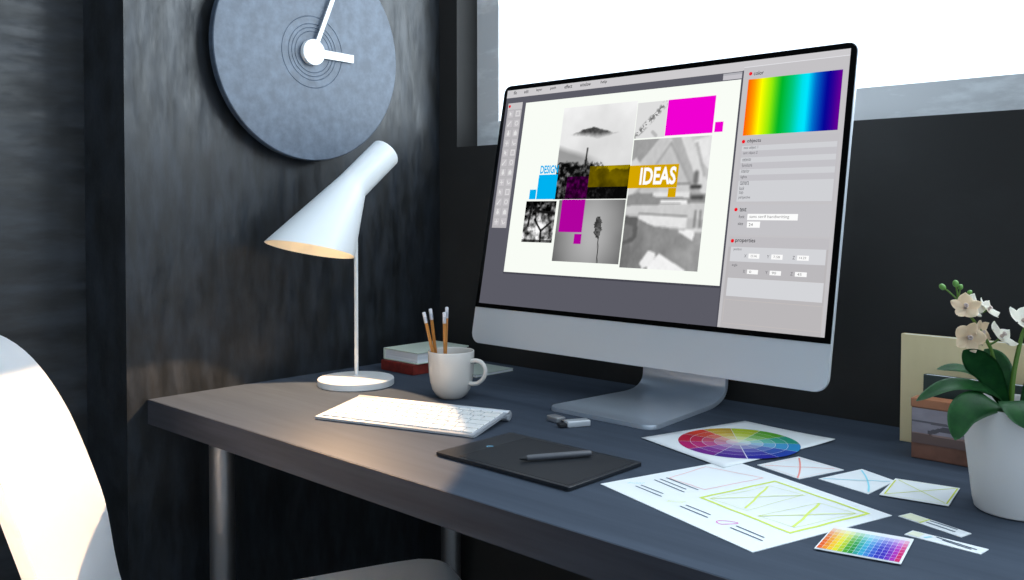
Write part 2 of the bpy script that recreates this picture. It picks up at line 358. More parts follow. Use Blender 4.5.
# bent aluminium stand: foot plate that curls up into the neck
cl = bez([(-0.165, 0.0035), (-0.1635, 0.0035), (-0.160, 0.0035), (-0.153, 0.0035), (-0.143, 0.0035), (-0.10, 0.0035), (-0.03, 0.0035), (0.030, 0.0045), (0.060, 0.016), (0.068, 0.038), (0.062, 0.075), (0.036, 0.120), (0.004, 0.165)], 10)
bm = bmesh.new(); rings = []
for i, p in enumerate(cl):
    d = (cl[min(i + 1, len(cl) - 1)] - cl[max(i - 1, 0)]).normalized(); nn = Vector((-d.y, d.x)); t = 0.0032
    s = i / (len(cl) - 1); w = 0.1005 - 0.019 * max(0.0, min(1.0, (p.x + 0.160) / 0.20))
    f = -0.153 - p.x
    dist = (p.x + 0.165) if s < .4 else 1.0
    if dist < 0.022: w -= 0.022 - math.sqrt(max(0, 0.022 ** 2 - (0.022 - dist) ** 2))
    a, b = p + nn * t, p - nn * t
    rings.append([Vector((-w + 0.001, a.x, a.y)), Vector((w - 0.001, a.x, a.y)), Vector((w, a.x * .7 + b.x * .3, a.y * .7 + b.y * .3)), Vector((w, b.x, b.y)), Vector((-w, b.x, b.y)), Vector((-w, a.x * .7 + b.x * .3, a.y * .7 + b.y * .3))])
loft(bm, rings); obj('stand', bm, m_alu_foot, comp, smooth=True, angle=50)

# --- what the screen shows (millimetres on the panel, before the size factor K)
def SF(u, v, l): return P(u * K / 1000, v * K / 1000, 0.0013 + 0.00012 * l)
S = Paint(SF)
rng = np.random.RandomState(7)
def vnoise(h, w, sc, seed=0, octs=4):
    out = np.zeros((h, w)); amp = 1.0; tot = 0
    for o in range(octs):
        r = np.random.RandomState(seed + o); n = max(2, int(sc * 2 ** o) + 2); g = r.rand(n + 1, n + 1)
        y = np.linspace(0, n - 1.001, h); x = np.linspace(0, n - 1.001, w); yi = y.astype(int); xi = x.astype(int); fy = (y - yi)[:, None]; fx = (x - xi)[None, :]
        fy = fy * fy * (3 - 2 * fy); fx = fx * fx * (3 - 2 * fx)
        v = g[yi][:, xi] * (1 - fy) * (1 - fx) + g[yi + 1][:, xi] * fy * (1 - fx) + g[yi][:, xi + 1] * (1 - fy) * fx + g[yi + 1][:, xi + 1] * fy * fx
        out += v * amp; tot += amp; amp *= 0.55
    return out / tot
class Pic:
    def __init__(s, w, h, bg=0.9): s.w, s.h = w, h; s.a = np.full((h, w), float(bg)); s.X, s.Y = np.meshgrid((np.arange(w) + .5) / w, (np.arange(h) + .5) / h)
    def poly(s, pts, val, al=1.0):
        inside = np.zeros((s.h, s.w), bool); n = len(pts); j = n - 1
        for i in range(n):
            xi, yi = pts[i]; xj, yj = pts[j]
            if yi != yj:
                c = ((yi > s.Y) != (yj > s.Y)) & (s.X < (xj - xi) * (s.Y - yi) / (yj - yi) + xi); inside ^= c
            j = i
        v = val if np.ndim(val) else np.full_like(s.a, float(val))
        s.a = np.where(inside, s.a * (1 - al) + v * al, s.a)
    def line(s, a, b, w, val, al=1.0):
        ax_, ay = a; bx, by = b; dx, dy = (bx - ax_), (by - ay); asp = s.h / s.w; L2 = dx * dx + (dy * asp) ** 2 + 1e-9
        t = np.clip(((s.X - ax_) * dx + (s.Y - ay) * asp * dy * asp) / L2, 0, 1)
        d = np.sqrt((s.X - ax_ - t * dx) ** 2 + ((s.Y - ay - t * dy) * asp) ** 2); k = np.clip(1.5 - d / w, 0, 1) * al
        s.a = s.a * (1 - k) + val * k
    def rgb(s, tint=(1, 1, 1)):
        g = np.clip(s.a, 0, 1); g = np.where(g <= 0.04045, g / 12.92, ((g + 0.055) / 1.055) ** 2.4); return np.stack([g * tint[0], g * tint[1], g * tint[2]], -1)
BG = G(91, 91, 101); PANEL = G(196, 194, 197); PG2 = G(208, 209, 213); PG1 = G(194, 192, 196)
S.rect(-298.5, -181, 298.5, 181, BG, 0)
S.rect(-298.5, 167.5, 298.5, 181, G(205, 203, 206), 1)                       # menu bar
for t, u, w in (('file', -279.8, 7), ('edit', -254.4, 10), ('layer', -225.5, 13), ('path', -195.2, 12), ('effect', -162.8, 16), ('window', -127.9, 22), ('help', -91.3, 12)):
    S.text(t, u - w / 2, 172.8, u + w / 2, 178.8, G(50, 50, 55), 2, 0.01)
S.rect(151.2, -181, 298.5, 172.3, PANEL, 2); S.rect(149.0, -181, 151.2, 168, G(80, 80, 90), 2); S.rect(151.2, 171.6, 298.5, 172.6, G(226, 226, 230), 3)
S.rect(119.5, 157.3, 148.8, 166.5, G(196, 194, 200), 2); S.rect(119.5, 163.6, 148.8, 166.5, G(176, 176, 182), 3)
# tool palette
S.rect(-292.4, -55, -259.3, 158, G(186, 184, 187), 2); S.rect(-292.4, 147, -259.3, 158, G(200, 198, 200), 3); S.disc(-288.5, 152.6, 2.6, G(235, 20, 40), 4)
for r in range(12):
    v = 139 - r * 16.73
    for c in range(2):
        u = -283.5 + c * 16.4
        S.rect(u - 7, v - 7, u + 7, v + 7, G(170, 168, 172), 3); S.rect(u - 6.4, v - 6.4, u + 6.4, v + 6.4, G(197, 194, 198), 4)
        w = G(226); k = (r * 2 + c) % 8
        if k == 0: S.poly([(u - 3, v + 4), (u - 3, v - 3), (u - 1, v - 1), (u + 1, v - 4), (u + 2, v - 3), (u + .5, v), (u + 3, v)], w, 5)
        elif k == 1: S.line([(u - 4, v - 4), (u + 4, v - 4), (u + 4, v + 4), (u - 4, v + 4), (u - 4, v - 4)], 1.2, w, 5)
        elif k == 2: S.line([(u - 4, v - 4), (u + 3, v + 4)], 1.6, w, 5); S.disc(u - 3.5, v - 3, 1.5, w, 5)
        elif k == 3: S.line([(u + 3.5 * math.cos(a * PI / 6), v + 3.5 * math.sin(a * PI / 6)) for a in range(13)], 1.2, w, 5)
        elif k == 4: S.disc(u, v - 1, 3, w, 5); S.rect(u - 1.4, v + 1, u + 1.4, v + 5, w, 5)
        elif k == 5: S.poly([(u - 3.5, v - 4), (u + 3.5, v - 4), (u + 3.5, v + 1), (u, v + 4.5), (u - 3.5, v + 1)], w, 5)
        elif k == 6: S.line([(u - 4, v), (u + 4, v)], 1.3, w, 5); S.line([(u, v - 4), (u, v + 4)], 1.3, w, 5)
        else: S.line([(u - 4, v + 3), (u - 1, v - 3), (u + 4, v - 1)], 1.5, w, 5)
# the page
S.rect(-252.5, -130, 149, -127, G(70, 70, 80), 1)
S.rect(-251.5, -127.0, 148.3, 156, G(249, 253, 246), 2)
# mountain photograph
p = Pic(100, 104, 0.93); n1 = vnoise(104, 100, 4, 3, 5); n2 = vnoise(104, 100, 26, 9, 4); n3 = vnoise(104, 100, 2, 21, 3)
p.a = 0.97 - 0.10 * n3 + 0.06 * (n1 - .5) - 0.10 * p.Y
ridge = 0.312 - 0.085 * np.exp(-((p.X - 0.44) / 0.22) ** 2) + 0.045 * (vnoise(104, 100, 14, 5, 3) - .5)
base_ = 0.345 - 0.02 * np.sin(p.X * 9) + 0.10 * (n1 - .5)
mk = np.clip((p.Y - ridge) * 60, 0, 1) * np.clip((base_ - p.Y) * 18, 0, 1) * np.clip((p.X - .10) * 12, 0, 1) * np.clip((.82 - p.X) * 8, 0, 1)
p.a = p.a * (1 - mk) + (0.16 + 0.30 * n2) * mk
h2 = np.clip((p.Y - (0.40 + 0.28 * p.X + .02 * (n1 - .5))) * 14, 0, 1) * np.clip((0.66 - p.X) * 3, 0, 1); p.a = p.a * (1 - 0.62 * h2) + (0.40 + .25 * (p.Y - .4)) * h2 * 0.62
fog = np.clip((p.Y - 0.55) * 6, 0, 1) * np.clip((0.80 - p.Y) * 8, 0, 1) * n3; p.a = p.a * (1 - 0.5 * fog) + 0.80 * 0.5 * fog
tree = 0.575 + 0.12 * p.X + 0.16 * (vnoise(104, 100, 15, 33, 4) - 0.5) - 0.05 * (np.exp(-((p.X - 0.40) / 0.03) ** 2)) * 1.6
fk = np.clip((p.Y - tree) * 30, 0, 1); p.a = p.a * (1 - fk) + np.clip((n2 - 0.40) * 1.5 * np.clip(1.1 - p.X * 0.9 - (p.Y - .7), 0.1, 1), 0.03, 0.55) * fk
p.line((0.405, 0.46), (0.400, 0.66), 0.009, 0.12)
rgb = p.rgb()
X, Y = p.X, p.Y
yk = (X > 0.47) & (Y > (140 - 43) / 148) & (Y < (140 - 10.5) / 148); dark = np.clip(rgb[..., 0], 0, 1)
yn = np.clip((n1[yk] - .42) * 3, 0, 1); rgb[yk] = np.stack([0.035 + 0.13 * yn + 0.35 * dark[yk], 0.026 + 0.09 * yn + 0.26 * dark[yk], 0.0 * dark[yk]], -1)
mk2 = (X > 0.165) & (X < 0.47) & (Y > (140 - 27.5) / 148); nn2 = np.clip((n2 - .3) * 1.2, 0, 1)[mk2]
rgb[mk2] = np.stack([0.012 + 0.22 * nn2 ** 1.6, 0 * nn2, 0.012 + 0.19 * nn2 ** 1.6], -1)
S.image(-165, -8, -21.5, 140, rgb, 3)
# cyan
CY_ = G(0, 178, 240)
S.rect(-200.8, -7.6, -160.9, 32.3, CY_, 4); S.rect(-216.5, -7.5, -202.5, 8.3, CY_, 4); S.text('DESIGN', -199.5, 34.0, -161.5, 47.5, CY_, 4, 0.03)
# tree photograph
p = Pic(46, 46, 0.8); p.a = 0.30 + 0.75 * vnoise(46, 46, 9, 41, 4) - 0.25 * (1 - p.Y) + 0.25 * np.exp(-(((p.X - .55) / .25) ** 2 + ((p.Y - .6) / .25) ** 2))
p.a = 0.5 + (p.a - 0.6) * 2.2
for a, b, w in (((.1, .0), (.45, .25), .04), ((.45, .25), (1.0, .3), .03), ((.35, .45), (.6, .72), .025), ((.6, .72), (.62, 1), .03), ((.6, .72), (.9, .5), .025), ((.2, .1), (.15, .6), .03), ((.35, .2), (.4, .5), .02)): p.line(a, b, w, 0.08)
p.a[-3:] *= 0.4; S.image(-221.0, -77.2, -156.3, -10.7, p.rgb(), 3)
# seed-head photograph
p = Pic(80, 60, 0.55); p.a = 0.50 + 0.16 * np.sin(p.X * 3.1) + 0.08 * (vnoise(60, 80, 2, 51, 2) - .5) - 0.18 * ((p.X - .5) ** 2 + (p.Y - .5) ** 2) * 1.5 + .05
p.line((0.665, 0.55), (0.69, 1.0), 0.006, 0.15); p.line((0.645, 0.35), (0.665, 0.6), 0.012, 0.15)
sn = vnoise(60, 80, 30, 61, 2); hk = (((p.X - 0.640 - 0.02 * (p.Y - .4)) / (0.045 + 0.05 * (sn - .3))) ** 2 + ((p.Y - 0.43) / 0.17) ** 2) < 1; p.a = np.where(hk, 0.12 + 0.35 * sn, p.a)
S.image(-151.0, -105.4, -22.2, -9.3, p.rgb(), 3)
MG = G(176, 2, 158); S.rect(-145, -59.6, -98.3, -8.6, MG, 4); S.rect(-112, -77.5, -97.7, -62.1, MG, 4)
# flower photograph
p = Pic(34, 34, 0.87); q = vnoise(34, 34, 12, 71, 3); d = np.abs((p.Y - 0.95) + (p.X - 0.02) * 0.95); hk = np.clip(1 - d / 0.16, 0, 1) * (q > 0.5) * np.clip(1.6 - np.abs(p.X - .5) * 2, 0, 1); p.a = p.a - 0.75 * hk * q; p.line((.6, .85), (.72, .95), .05, .72)
S.image(-20.3, 82.3, 32.6, 136.4, p.rgb(), 3)
MH = G(240, 0, 210); S.rect(33.3, 83.4, 111.9, 136.7, MH, 4); S.rect(114.8, 84, 127.7, 98.4, MH, 4)
# attic room photograph
p = Pic(92, 132, 0.74); n = vnoise(132, 92, 5, 81, 4); p.a = 0.80 - 0.10 * p.Y + 0.05 * (n - .5)
p.poly([(0, 0), (.34, 0), (0, .28)], 0.62); p.poly([(.34, 0), (.50, 0), (.0, .36), (0, .27)], 0.78)
p.poly([(.0, .17), (.06, .14), (.25, .30), (0, .46)], 0.84); p.poly([(.50, .0), (.62, 0), (1, .52), (1, .70)], 0.70); p.poly([(.62, 0), (.74, 0), (1, .34), (1, .50)], 0.86); p.poly([(.78, .03), (1, 0), (1, .25), (.86, .16)], 0.90); p.poly([(.80, .05), (.84, .04), (.98, .30), (.95, .31)], 0.72)
p.poly([(.50, .05), (.78, .36), (.74, .44), (.16, .44)], 0.77); p.line((.50, .04), (.10, .44), .015, .68); p.line((.50, .04), (.92, .48), .015, .66)
p.poly([(0, .44), (.12, .42), (1, .43), (1, .50), (0, .52)], 0.56)
p.poly([(.40, .36), (.78, .36), (.80, .44), (.36, .43)], 0.80); p.poly([(.34, .42), (.80, .42), (.80, .46), (.34, .45)], 0.90); p.line((.38, .355), (.80, .355), .008, .5)
p.poly([(.45, .48), (.78, .48), (.79, .505), (.44, .50)], 0.94)
p.poly([(0, .52), (1, .50), (1, .62), (0, .58)], 0.80); p.poly([(.18, .585), (.80, .60), (.80, .69), (.18, .66)], 0.90); p.line((.18, .58), (.80, .60), .01, .55)
p.poly([(0, .60), (.18, .62), (.40, .68), (1, .72), (1, 1), (0, 1)], 0.62 + 0.12 * (vnoise(132, 92, 8, 91, 3) - .5) - 0.18 * (1 - p.X) * p.Y)
p.poly([(0, .60), (.17, .61), (.19, .76), (.13, .80), (0, .83)], 0.38); p.poly([(0, .66), (.12, .68), (.13, .76), (0, .80)], 0.46)
p.poly([(.80, .70), (.92, .70), (.90, .78), (.70, .71)], 0.95); p.poly([(.36, .86), (.46, .88), (.44, .97), (.30, 1), (.26, .96)], 0.93); p.poly([(.50, .88), (.86, 1), (.36, 1)], 0.95)
p.line((.86, .28), (.86, .34), .03, .45); p.line((.82, .38), (.92, .38), .02, .25); p.line((.84, .46), (.96, .46), .02, .30); p.line((.90, .56), (.90, .70), .012, .5); p.line((.96, .56), (.97, .70), .012, .5); p.line((.90, .70), (1, .70), .02, .85)
pa = np.pad(p.a, 1, mode='edge'); p.a = sum(pa[i_:i_ + 132, j_:j_ + 92] for i_ in range(3) for j_ in range(3)) / 9 + 0.05 * (vnoise(132, 92, 22, 95, 2) - .5)
S.image(-19.7, -109.7, 112.1, 80.0, p.rgb(), 3)
YL = G(212, 165, 0); S.rect(-21.7, 7.4, 63.8, 41.4, YL, 4); S.rect(50, -6.5, 63.2, 6.9, YL, 4)
S.text('IDEAS', -1.5, 12.0, 60.5, 38.0, G(255), 5, 0.03)
# colour panel
def dot(u, v): S.disc(u, v, 2.5, G(240, 20, 35), 5)
TXT = G(55, 55, 60); TX2 = G(90, 90, 96)
dot(161.8, 162.3); S.text('color', 166.4, 159.5, 181.3, 165.0, TXT, 4, 0.01)
stops = [(0, (255, 100, 0)), (.08, (255, 160, 0)), (.16, (255, 255, 0)), (.27, (150, 235, 10)), (.38, (0, 180, 40)), (.50, (0, 200, 130)), (.60, (0, 225, 235)), (.655, (0, 230, 255)), (.74, (0, 110, 205)), (.86, (5, 5, 150)), (.91, (40, 0, 150)), (1, (110, 0, 150))]
NB = 66
for k in range(NB):
    t = (k + .5) / NB
    for (a, ca), (b, cb) in zip(stops, stops[1:]):
        if a <= t <= b: f = (t - a) / (b - a); c = [x * (1 - f) + y * f for x, y in zip(ca, cb)]
    S.rect(159.5 + 131.5 * k / NB, 76.5, 159.5 + 131.5 * (k + 1) / NB, 154.4, lin(c), 4)
S.rect(156.5, -14.5, 294.5, 72.5, PG1, 3)
dot(161.7, 68.2); S.text('objects', 167.0, 65.2, 187.3, 71.5, TXT, 5, 0.01)
for k, (v0, v1) in enumerate(((62.2, 55.2), (55.2, 46.3), (46.3, 39.0), (39.0, 30.2), (30.2, 22.4), (22.4, 14.4), (14.4, -13.5))):
    S.rect(160.3, v1, 292.1, v0, PG2 if k % 2 == 0 else G(195, 194, 199), 4)
for t, v, w in (('text object 1', 59.0, 21), ('text object 2', 51.8, 21), ('exterior', 43.4, 13), ('furniture', 35.6, 15), ('interior', 27.6, 12), ('lights', 19.3, 9), ('camera', 11.2, 13), ('back', 4.4, 7), ('top', -2.0, 6), ('perspective', -8.4, 17)):
    S.text(t, 163.0, v - 2.2, 163.0 + w, v + 2.6, TX2, 5, 0.0)
S.rect(155.5, -58, 293.5, -17.5, G(196, 195, 199), 3)
dot(161.0, -24.2); S.text('text', 166.5, -26.8, 176.5, -21.6, TXT, 5, 0.01)
S.text('font', 166.3, -35.8, 174.6, -31.4, TXT, 5); S.rect(178.9, -38.2, 249.6, -29.9, G(253), 5); S.text('sans serif handwriting', 182, -36.6, 238, -31.4, G(130), 6)
S.text('size', 166.0, -45.0, 173.6, -41.0, TXT, 5); S.rect(179.5, -48.2, 198.2, -40.1, G(253), 5); S.text('24', 182, -46.2, 188.0, -42.4, G(60), 6)
S.rect(155.5, -181, 293.5, -60.5, G(186, 183, 185), 3); S.rect(155.5, -74.2, 293.5, -60.5, G(192, 190, 194), 4)
dot(160.6, -66.2); S.text('properties', 164.9, -69.3, 193.9, -62.6, TXT, 5, 0.01)
S.rect(159.5, -93.4, 291.0, -74.2, G(211, 212, 216), 4); S.rect(159.3, -114.2, 290.8, -93.4, G(187, 185, 188), 4); S.rect(159.3, -139.3, 291.5, -115.2, G(212, 213, 217), 4)
S.text('position', 163.7, -79.6, 175.5, -75.4, TX2, 5); S.text('angle', 163.6, -100.6, 171.5, -96.4, TX2, 5)
for k, (u, t) in enumerate(((186.4, '25.96'), (218.7, '7.58'), (253.8, '14.29'))):
    S.rect(u, -88.8, u + 15.6, -82.4, G(252), 5); S.text('XYZ'[k], u - 6, -87.6, u - 3, -83.4, TX2, 5); S.text(t, u + 3, -87, u + 12, -84.0, G(120), 6)
for k, (u, t) in enumerate(((186.6, '0'), (218.6, '90'), (253.0, '45'))):
    S.rect(u, -109.1, u + 15.6, -103.3, G(252), 5); S.text('XYZ'[k], u - 6, -108, u - 3, -104, TX2, 5); S.text(t, u + 3, -107.8, u + 3 + 3 * len(t), -104.6, G(120), 6)
S.line([(158, -172), (158, -144), (293, -144), (293, -175), (158, -175)], 0.7, G(196, 190, 188), 4)
link('display', S.mesh('display'), m_emit, comp)

# ------------------------------------------------------------------ keyboard
kb = thing('keyboard', 'slim white wireless keyboard lying in the lamp light', 'keyboard', (0.3238, -0.5463, DZ), math.atan2(0.0815, 0.2552))
KW, KD = 0.268, 0.119
bm = bmesh.new()
# side profile (y, z): thin wedge resting on its front lip and the rear tube
def kz(y): return 0.0046 + (0.0150 - 0.0046) * y / KD
prof = [(0.0, 0.0010), (0.0, 0.0040), (0.0008, 0.0046), (KD - 0.006, kz(KD - 0.006)), (KD - 0.006, kz(KD - 0.006) - 0.0028), (0.004, 0.0006)]
loft(bm, [[Vector((x, a, b)) for a, b in prof] for x in (0.0, KW)]); obj('case', bm, mat('pale_aluminium', G(178, 183, 190), 0.4, metal=0.3), kb)
bm = bmesh.new(); tube(bm, [(0.0, KD - 0.0062, 0.0082), (0.001, KD - 0.0062, 0.0082), (KW - 0.001, KD - 0.0062, 0.0082), (KW, KD - 0.0062, 0.0082)], [0.0068, 0.0078, 0.0078, 0.0068], 28); obj('battery_tube', bm, mat('pale_aluminium_tube', G(205, 210, 216), 0.35, metal=0.4), kb, smooth=True, angle=50)
rows = [([1] * 14, 0.55), ([1] * 13 + [1.5], 1), ([1.5] + [1] * 13, 1), ([1.8] + [1] * 11 + [1.7], 1), ([2.3] + [1] * 10 + [2.2], 1), ([1, 1, 1, 1.25, 4.9, 1.25, 1, 1, 1, 1], 1)]
pitch = 0.0178; y = KD - 0.0145; ang = math.atan2(kz(KD) - kz(0), KD)
kmesh = {}
def keymesh(w, h):
    k = (round(w, 4), round(h, 4))
    if k not in kmesh:
        b = bmesh.new(); box(b, 0, w, 0, h, 0, 0.0022, 0.0007, 2); me = bpy.data.meshes.new('key'); b.to_mesh(me); b.free(); me.materials.append(m_key); kmesh[k] = me
    return kmesh[k]
for r, (ws, hf) in enumerate(rows):
    hh = pitch * hf; y -= hh; u = (KW - 0.010) / sum(ws); x = 0.005
    for w in ws:
        o = bpy.data.objects.new('key', keymesh(w * u - 0.0024, hh - 0.0024)); C.objects.link(o); o.parent = kb
        o.location = (x + 0.0012, y + 0.0012, kz(y + 0.0012) - 0.0004); o.rotation_euler = (ang, 0, 0); x += w * u

# ------------------------------------------------------------------ pen tablet, stylus, USB stick
tab = thing('graphics_tablet', 'thin black drawing tablet with a stylus lying across it', 'tablet', (0.7155, -0.4892, DZ), 0.0)
bm = bmesh.new(); ol = rrect(-0.1100, -0.0700, 0.1095, 0.0700, 0.0025, 5)
loft(bm, [[Vector((a * s, b * s, z)) for a, b in ol] for s, z in ((0.99, 0.0003), (1, 0.0010), (1, 0.0048), (0.996, 0.0052))]); obj('tablet_body', bm, m_tab, tab, smooth=True, angle=30)
bm = bmesh.new(); box(bm, -0.074, 0.104, -0.064, 0.062, 0.0052, 0.0054); obj('drawing_area', bm, m_tabin, tab)
pt = Paint(lambda u, v, l: Vector((u, v, 0.00526 + 0.0001 * l)))
lu, lv = 0.6380 - 0.7155, -0.4936 + 0.4892
pt.line([(lu + 0.004 * math.cos(a / 6 * PI), lv + 0.004 * math.sin(a / 6 * PI)) for a in range(1, 9)], 0.0012, G(130, 200, 235), 0)
pt.line([(lu - 0.002, lv - 0.003), (lu + 0.003, lv + 0.003)], 0.0012, G(130, 200, 235), 1)
link('round_emblem', pt.mesh('emblem'), m_print, tab)

a = Vector((0.7165, -0.5225, DZ + 0.0056)); b = Vector((0.7640, -0.4430, DZ + 0.0056)); d = (b - a).normalized(); Ln = (b - a).length
sty = thing('stylus', 'short dark grey stylus lying on the black tablet', 'stylus', a, math.atan2(d.y, d.x))
bm = bmesh.new(); tube(bm, [(0.009, 0, 0.0043), (0.012, 0, 0.0043), (Ln * .6, 0, 0.0043), (Ln - .002, 0, 0.0043), (Ln, 0, 0.0043)], [0.0033, 0.0037, 0.0040, 0.0039, 0.0034], 20); obj('barrel', bm, mat('graphite_plastic', G(74, 77, 84), 0.35, spec=0.6), sty, smooth=True, angle=50)
bm = bmesh.new(); tube(bm, [(0, 0, 0.0040), (0.003, 0, 0.0042), (0.0095, 0, 0.0043)], [0.0008, 0.0022, 0.0034], 20); obj('tip', bm, m_dk, sty, smooth=True, angle=60)

def stick(name, label, cat, loc, rz, L0, w, h, mt):
    t = thing(name, label, cat, loc, rz); bm = bmesh.new(); box(bm, 0, L0, -w / 2, w / 2, 0.0003, h, 0.0015, 3); obj('body', bm, mt, t, smooth=True, angle=60); return t
u1 = stick('memory_stick_lid', 'small grey lid lying left of the open memory stick', 'lid', (0.5828, -0.3090, DZ), -0.20, 0.026, 0.016, 0.0085, m_silver)
bm = bmesh.new(); tube(bm, [(0.0255, 0.0, 0.0035), (0.030, -0.001, 0.0035), (0.033, 0.004, 0.0035), (0.030, 0.007, 0.0035), (0.0255, 0.005, 0.0035)], 0.0012, 8); obj('loop', bm, m_dk, u1, smooth=True)
u2 = stick('usb_stick', 'silver memory stick with its dark plug lying before the monitor foot', 'usb stick', (0.6285, -0.3290, DZ), 1.10, 0.036, 0.016, 0.0095, mat('silver_case', G(205, 210, 216), 0.3, metal=0.3))
bm = bmesh.new(); box(bm, -0.011, 0.001, -0.0058, 0.0058, 0.0018, 0.0062, 0.0005, 2); obj('plug', bm, m_dk, u2)

# ------------------------------------------------------------------ mug and pencils
MC = Vector((0.3560, -0.2989, DZ)); mug = thing('mug', 'white ceramic mug holding four pencils', 'mug', MC)
bm = bmesh.new()
pr = [(0, 0.0006), (0.019, 0.0004), (0.0205, 0.0012), (0.0260, 0.0060), (0.0318, 0.0150), (0.0355, 0.0280), (0.0374, 0.0440), (0.0382, 0.0620), (0.0385, 0.0775), (0.0380, 0.0788), (0.0370, 0.0786), (0.0364, 0.0770), (0.0358, 0.060), (0.0350, 0.044), (0.0332, 0.029), (0.0295, 0.0165), (0.0230, 0.0085), (0.012, 0.0060), (0, 0.0058)]
lathe(bm, pr, 80); obj('cup', bm, m_cer, mug, smooth=True)
hd = Vector((0.96, 0.28, 0)).normalized(); zz = Vector((0, 0, 1))
hp = bez([hd * 0.0365 + zz * 0.062, hd * 0.046 + zz * 0.0650, hd * 0.0575 + zz * 0.0625, hd * 0.0645 + zz * 0.052, hd * 0.062 + zz * 0.039, hd * 0.052 + zz * 0.029, hd * 0.043 + zz * 0.0265, hd * 0.0345 + zz * 0.0262], 8)
bm = bmesh.new(); tube(bm, hp, 0.0036, 16); obj('handle', bm, m_cer, mug, smooth=True)
def pencil(tip, foot, label):
    tip = Vector(tip); foot = Vector(foot); d = (tip - foot).normalized(); Ln = (tip - foot).length
    t = thing('pencil', label, 'pencil', (foot.x, foot.y, DZ + foot.z), 0, 'pencils standing in the mug')
    f = lambda s: d * s
    bm = bmesh.new(); tube(bm, [f(0), f(0.012), f(Ln - 0.018)], [0.0005, 0.0029, 0.0029], 6); obj('barrel', bm, m_wood, t)
    bm = bmesh.new(); tube(bm, [f(Ln - 0.0185), f(Ln - 0.008)], 0.0031, 14); obj('ferrule', bm, m_fer, t, smooth=True, angle=50)
    bm = bmesh.new(); tube(bm, [f(Ln - 0.0085), f(Ln - 0.001), f(Ln)], [0.0029, 0.0029, 0.0022], 14); obj('eraser', bm, m_er, t, smooth=True, angle=50)
def M_(r, f, z): return (MC.x + 0.729 * r - 0.684 * f, MC.y + 0.684 * r + 0.729 * f, z)
pencil(M_(-0.0450, -0.006, 0.1430), M_(-0.0150, -0.008, 0.0085), 'orange pencil leaning furthest left in the mug')
pencil(M_(-0.0350, 0.004, 0.1475), M_(-0.0185, 0.002, 0.0085), 'orange pencil second from the left in the mug')
pencil(M_(-0.0110, -0.008, 0.1430), M_(-0.0080, -0.013, 0.0085), 'orange pencil nearest the handle, in front of the taller one')
pencil(M_(-0.0075, 0.006, 0.1500), M_(-0.0130, 0.012, 0.0085), 'orange pencil with the highest tip, behind its neighbour at right')

# ------------------------------------------------------------------ books behind the mug
def closed_book(name, label, loc, rz, w, d, h, mc, ct=0.0022, spine='left', rx=0.0, cat='book', ry=0.0, over=0.003):
    t = thing(name, label, cat, loc, rz); t.rotation_euler = (rx, ry, rz)
    bm = bmesh.new()
    box(bm, 0, w, 0, d, 0.0003, ct, 0.0006, 1); box(bm, 0, w, 0, d, h - ct, h, 0.0006, 1)
    if spine == 'left': box(bm, 0, ct, 0, d, ct * .8, h - ct * .8)
    else: box(bm, w - ct, w, 0, d, ct * .8, h - ct * .8)
    obj('cover', bm, mc, t)
    bm = bmesh.new()
    if spine == 'left': box(bm, ct, w - over, over, d - over, ct, h - ct)
    else: box(bm, over, w - ct, over, d - over, ct, h - ct)
    obj('page_block', bm, m_pages, t)
    return t
rb = closed_book('book', 'closed dark red book at the bottom of the small stack', (0.0611, -0.2090, DZ), -0.01, 0.098, 0.145, 0.0195, m_red, 0.0022, spine='right', over=0.0012)
bm = bmesh.new(); box(bm, 0.0004, 0.0976, -0.0022, 0.0004, 0.0003, 0.0195, 0.0008, 2); obj('spine', bm, m_red, rb)
closed_book('book', 'closed sage green book lying on the dark red book', (0.0601, -0.2040, DZ + 0.0197), -0.01, 0.102, 0.134, 0.0225, m_sage, 0.0024)
closed_book('booklet', 'thin pale booklet lying on the desk behind the mug handle', (0.168, -0.1450, DZ), -0.02, 0.092, 0.100, 0.0055, mat('pale_green_card', G(186, 196, 186), 0.7), 0.0009, over=0.001)

# ------------------------------------------------------------------ things leaning at the wall on the right
def leaning(name, label, x0, x1, y0, H, T, lean, mc, extra=None, ct=0.002):
    """book standing on its lower edge, tipped back against what is behind it"""
    t = thing(name, label, 'book', (x0, y0, DZ)); t.rotation_euler = (-lean, 0, 0)
    w = x1 - x0; bm = bmesh.new()
    box(bm, 0, w, 0, ct, 0, H, 0.0006, 1); box(bm, 0, w, T - ct, T, 0, H, 0.0006, 1); box(bm, 0, ct, ct * .7, T - ct * .7, 0, H)
    obj('cover', bm, mc, t)
    bm = bmesh.new(); box(bm, ct, w - 0.003, ct, T - ct, 0.002, H - 0.0006); obj('page_block', bm, mat('page_edges', G(226, 230, 234), 0.8), t)
    return t
leaning('book', 'large beige hardback standing upright near the dark wall behind the orchid', 1.0070, 1.235, -0.0790, 0.1450, 0.014, math.radians(1), m_beige)
leaning('book', 'dark green book standing between the beige hardback and the brown album', 1.0505, 1.175, -0.1225, 0.1008, 0.012, math.radians(3), m_dkgreen, ct=0.0012)
alb = thing('photo_album', 'small brown leather album standing in front of the dark green book', 'album', (1.0486, -0.1535, DZ)); alb.rotation_euler = (0, 0, -0.01)
bm = bmesh.new(); box(bm, 0, 0.118, 0, 0.022, 0.0003, 0.0750, 0.0012, 2); obj('cover', bm, m_brown, alb)
bm = bmesh.new(); box(bm, -0.0006, 0.1186, -0.0008, 0.0228, 0.0650, 0.0758, 0.0008, 2); obj('leather_band', bm, m_tan, alb)
pp = Pic(60, 40, 0.42); nz = vnoise(40, 60, 5, 101, 4)
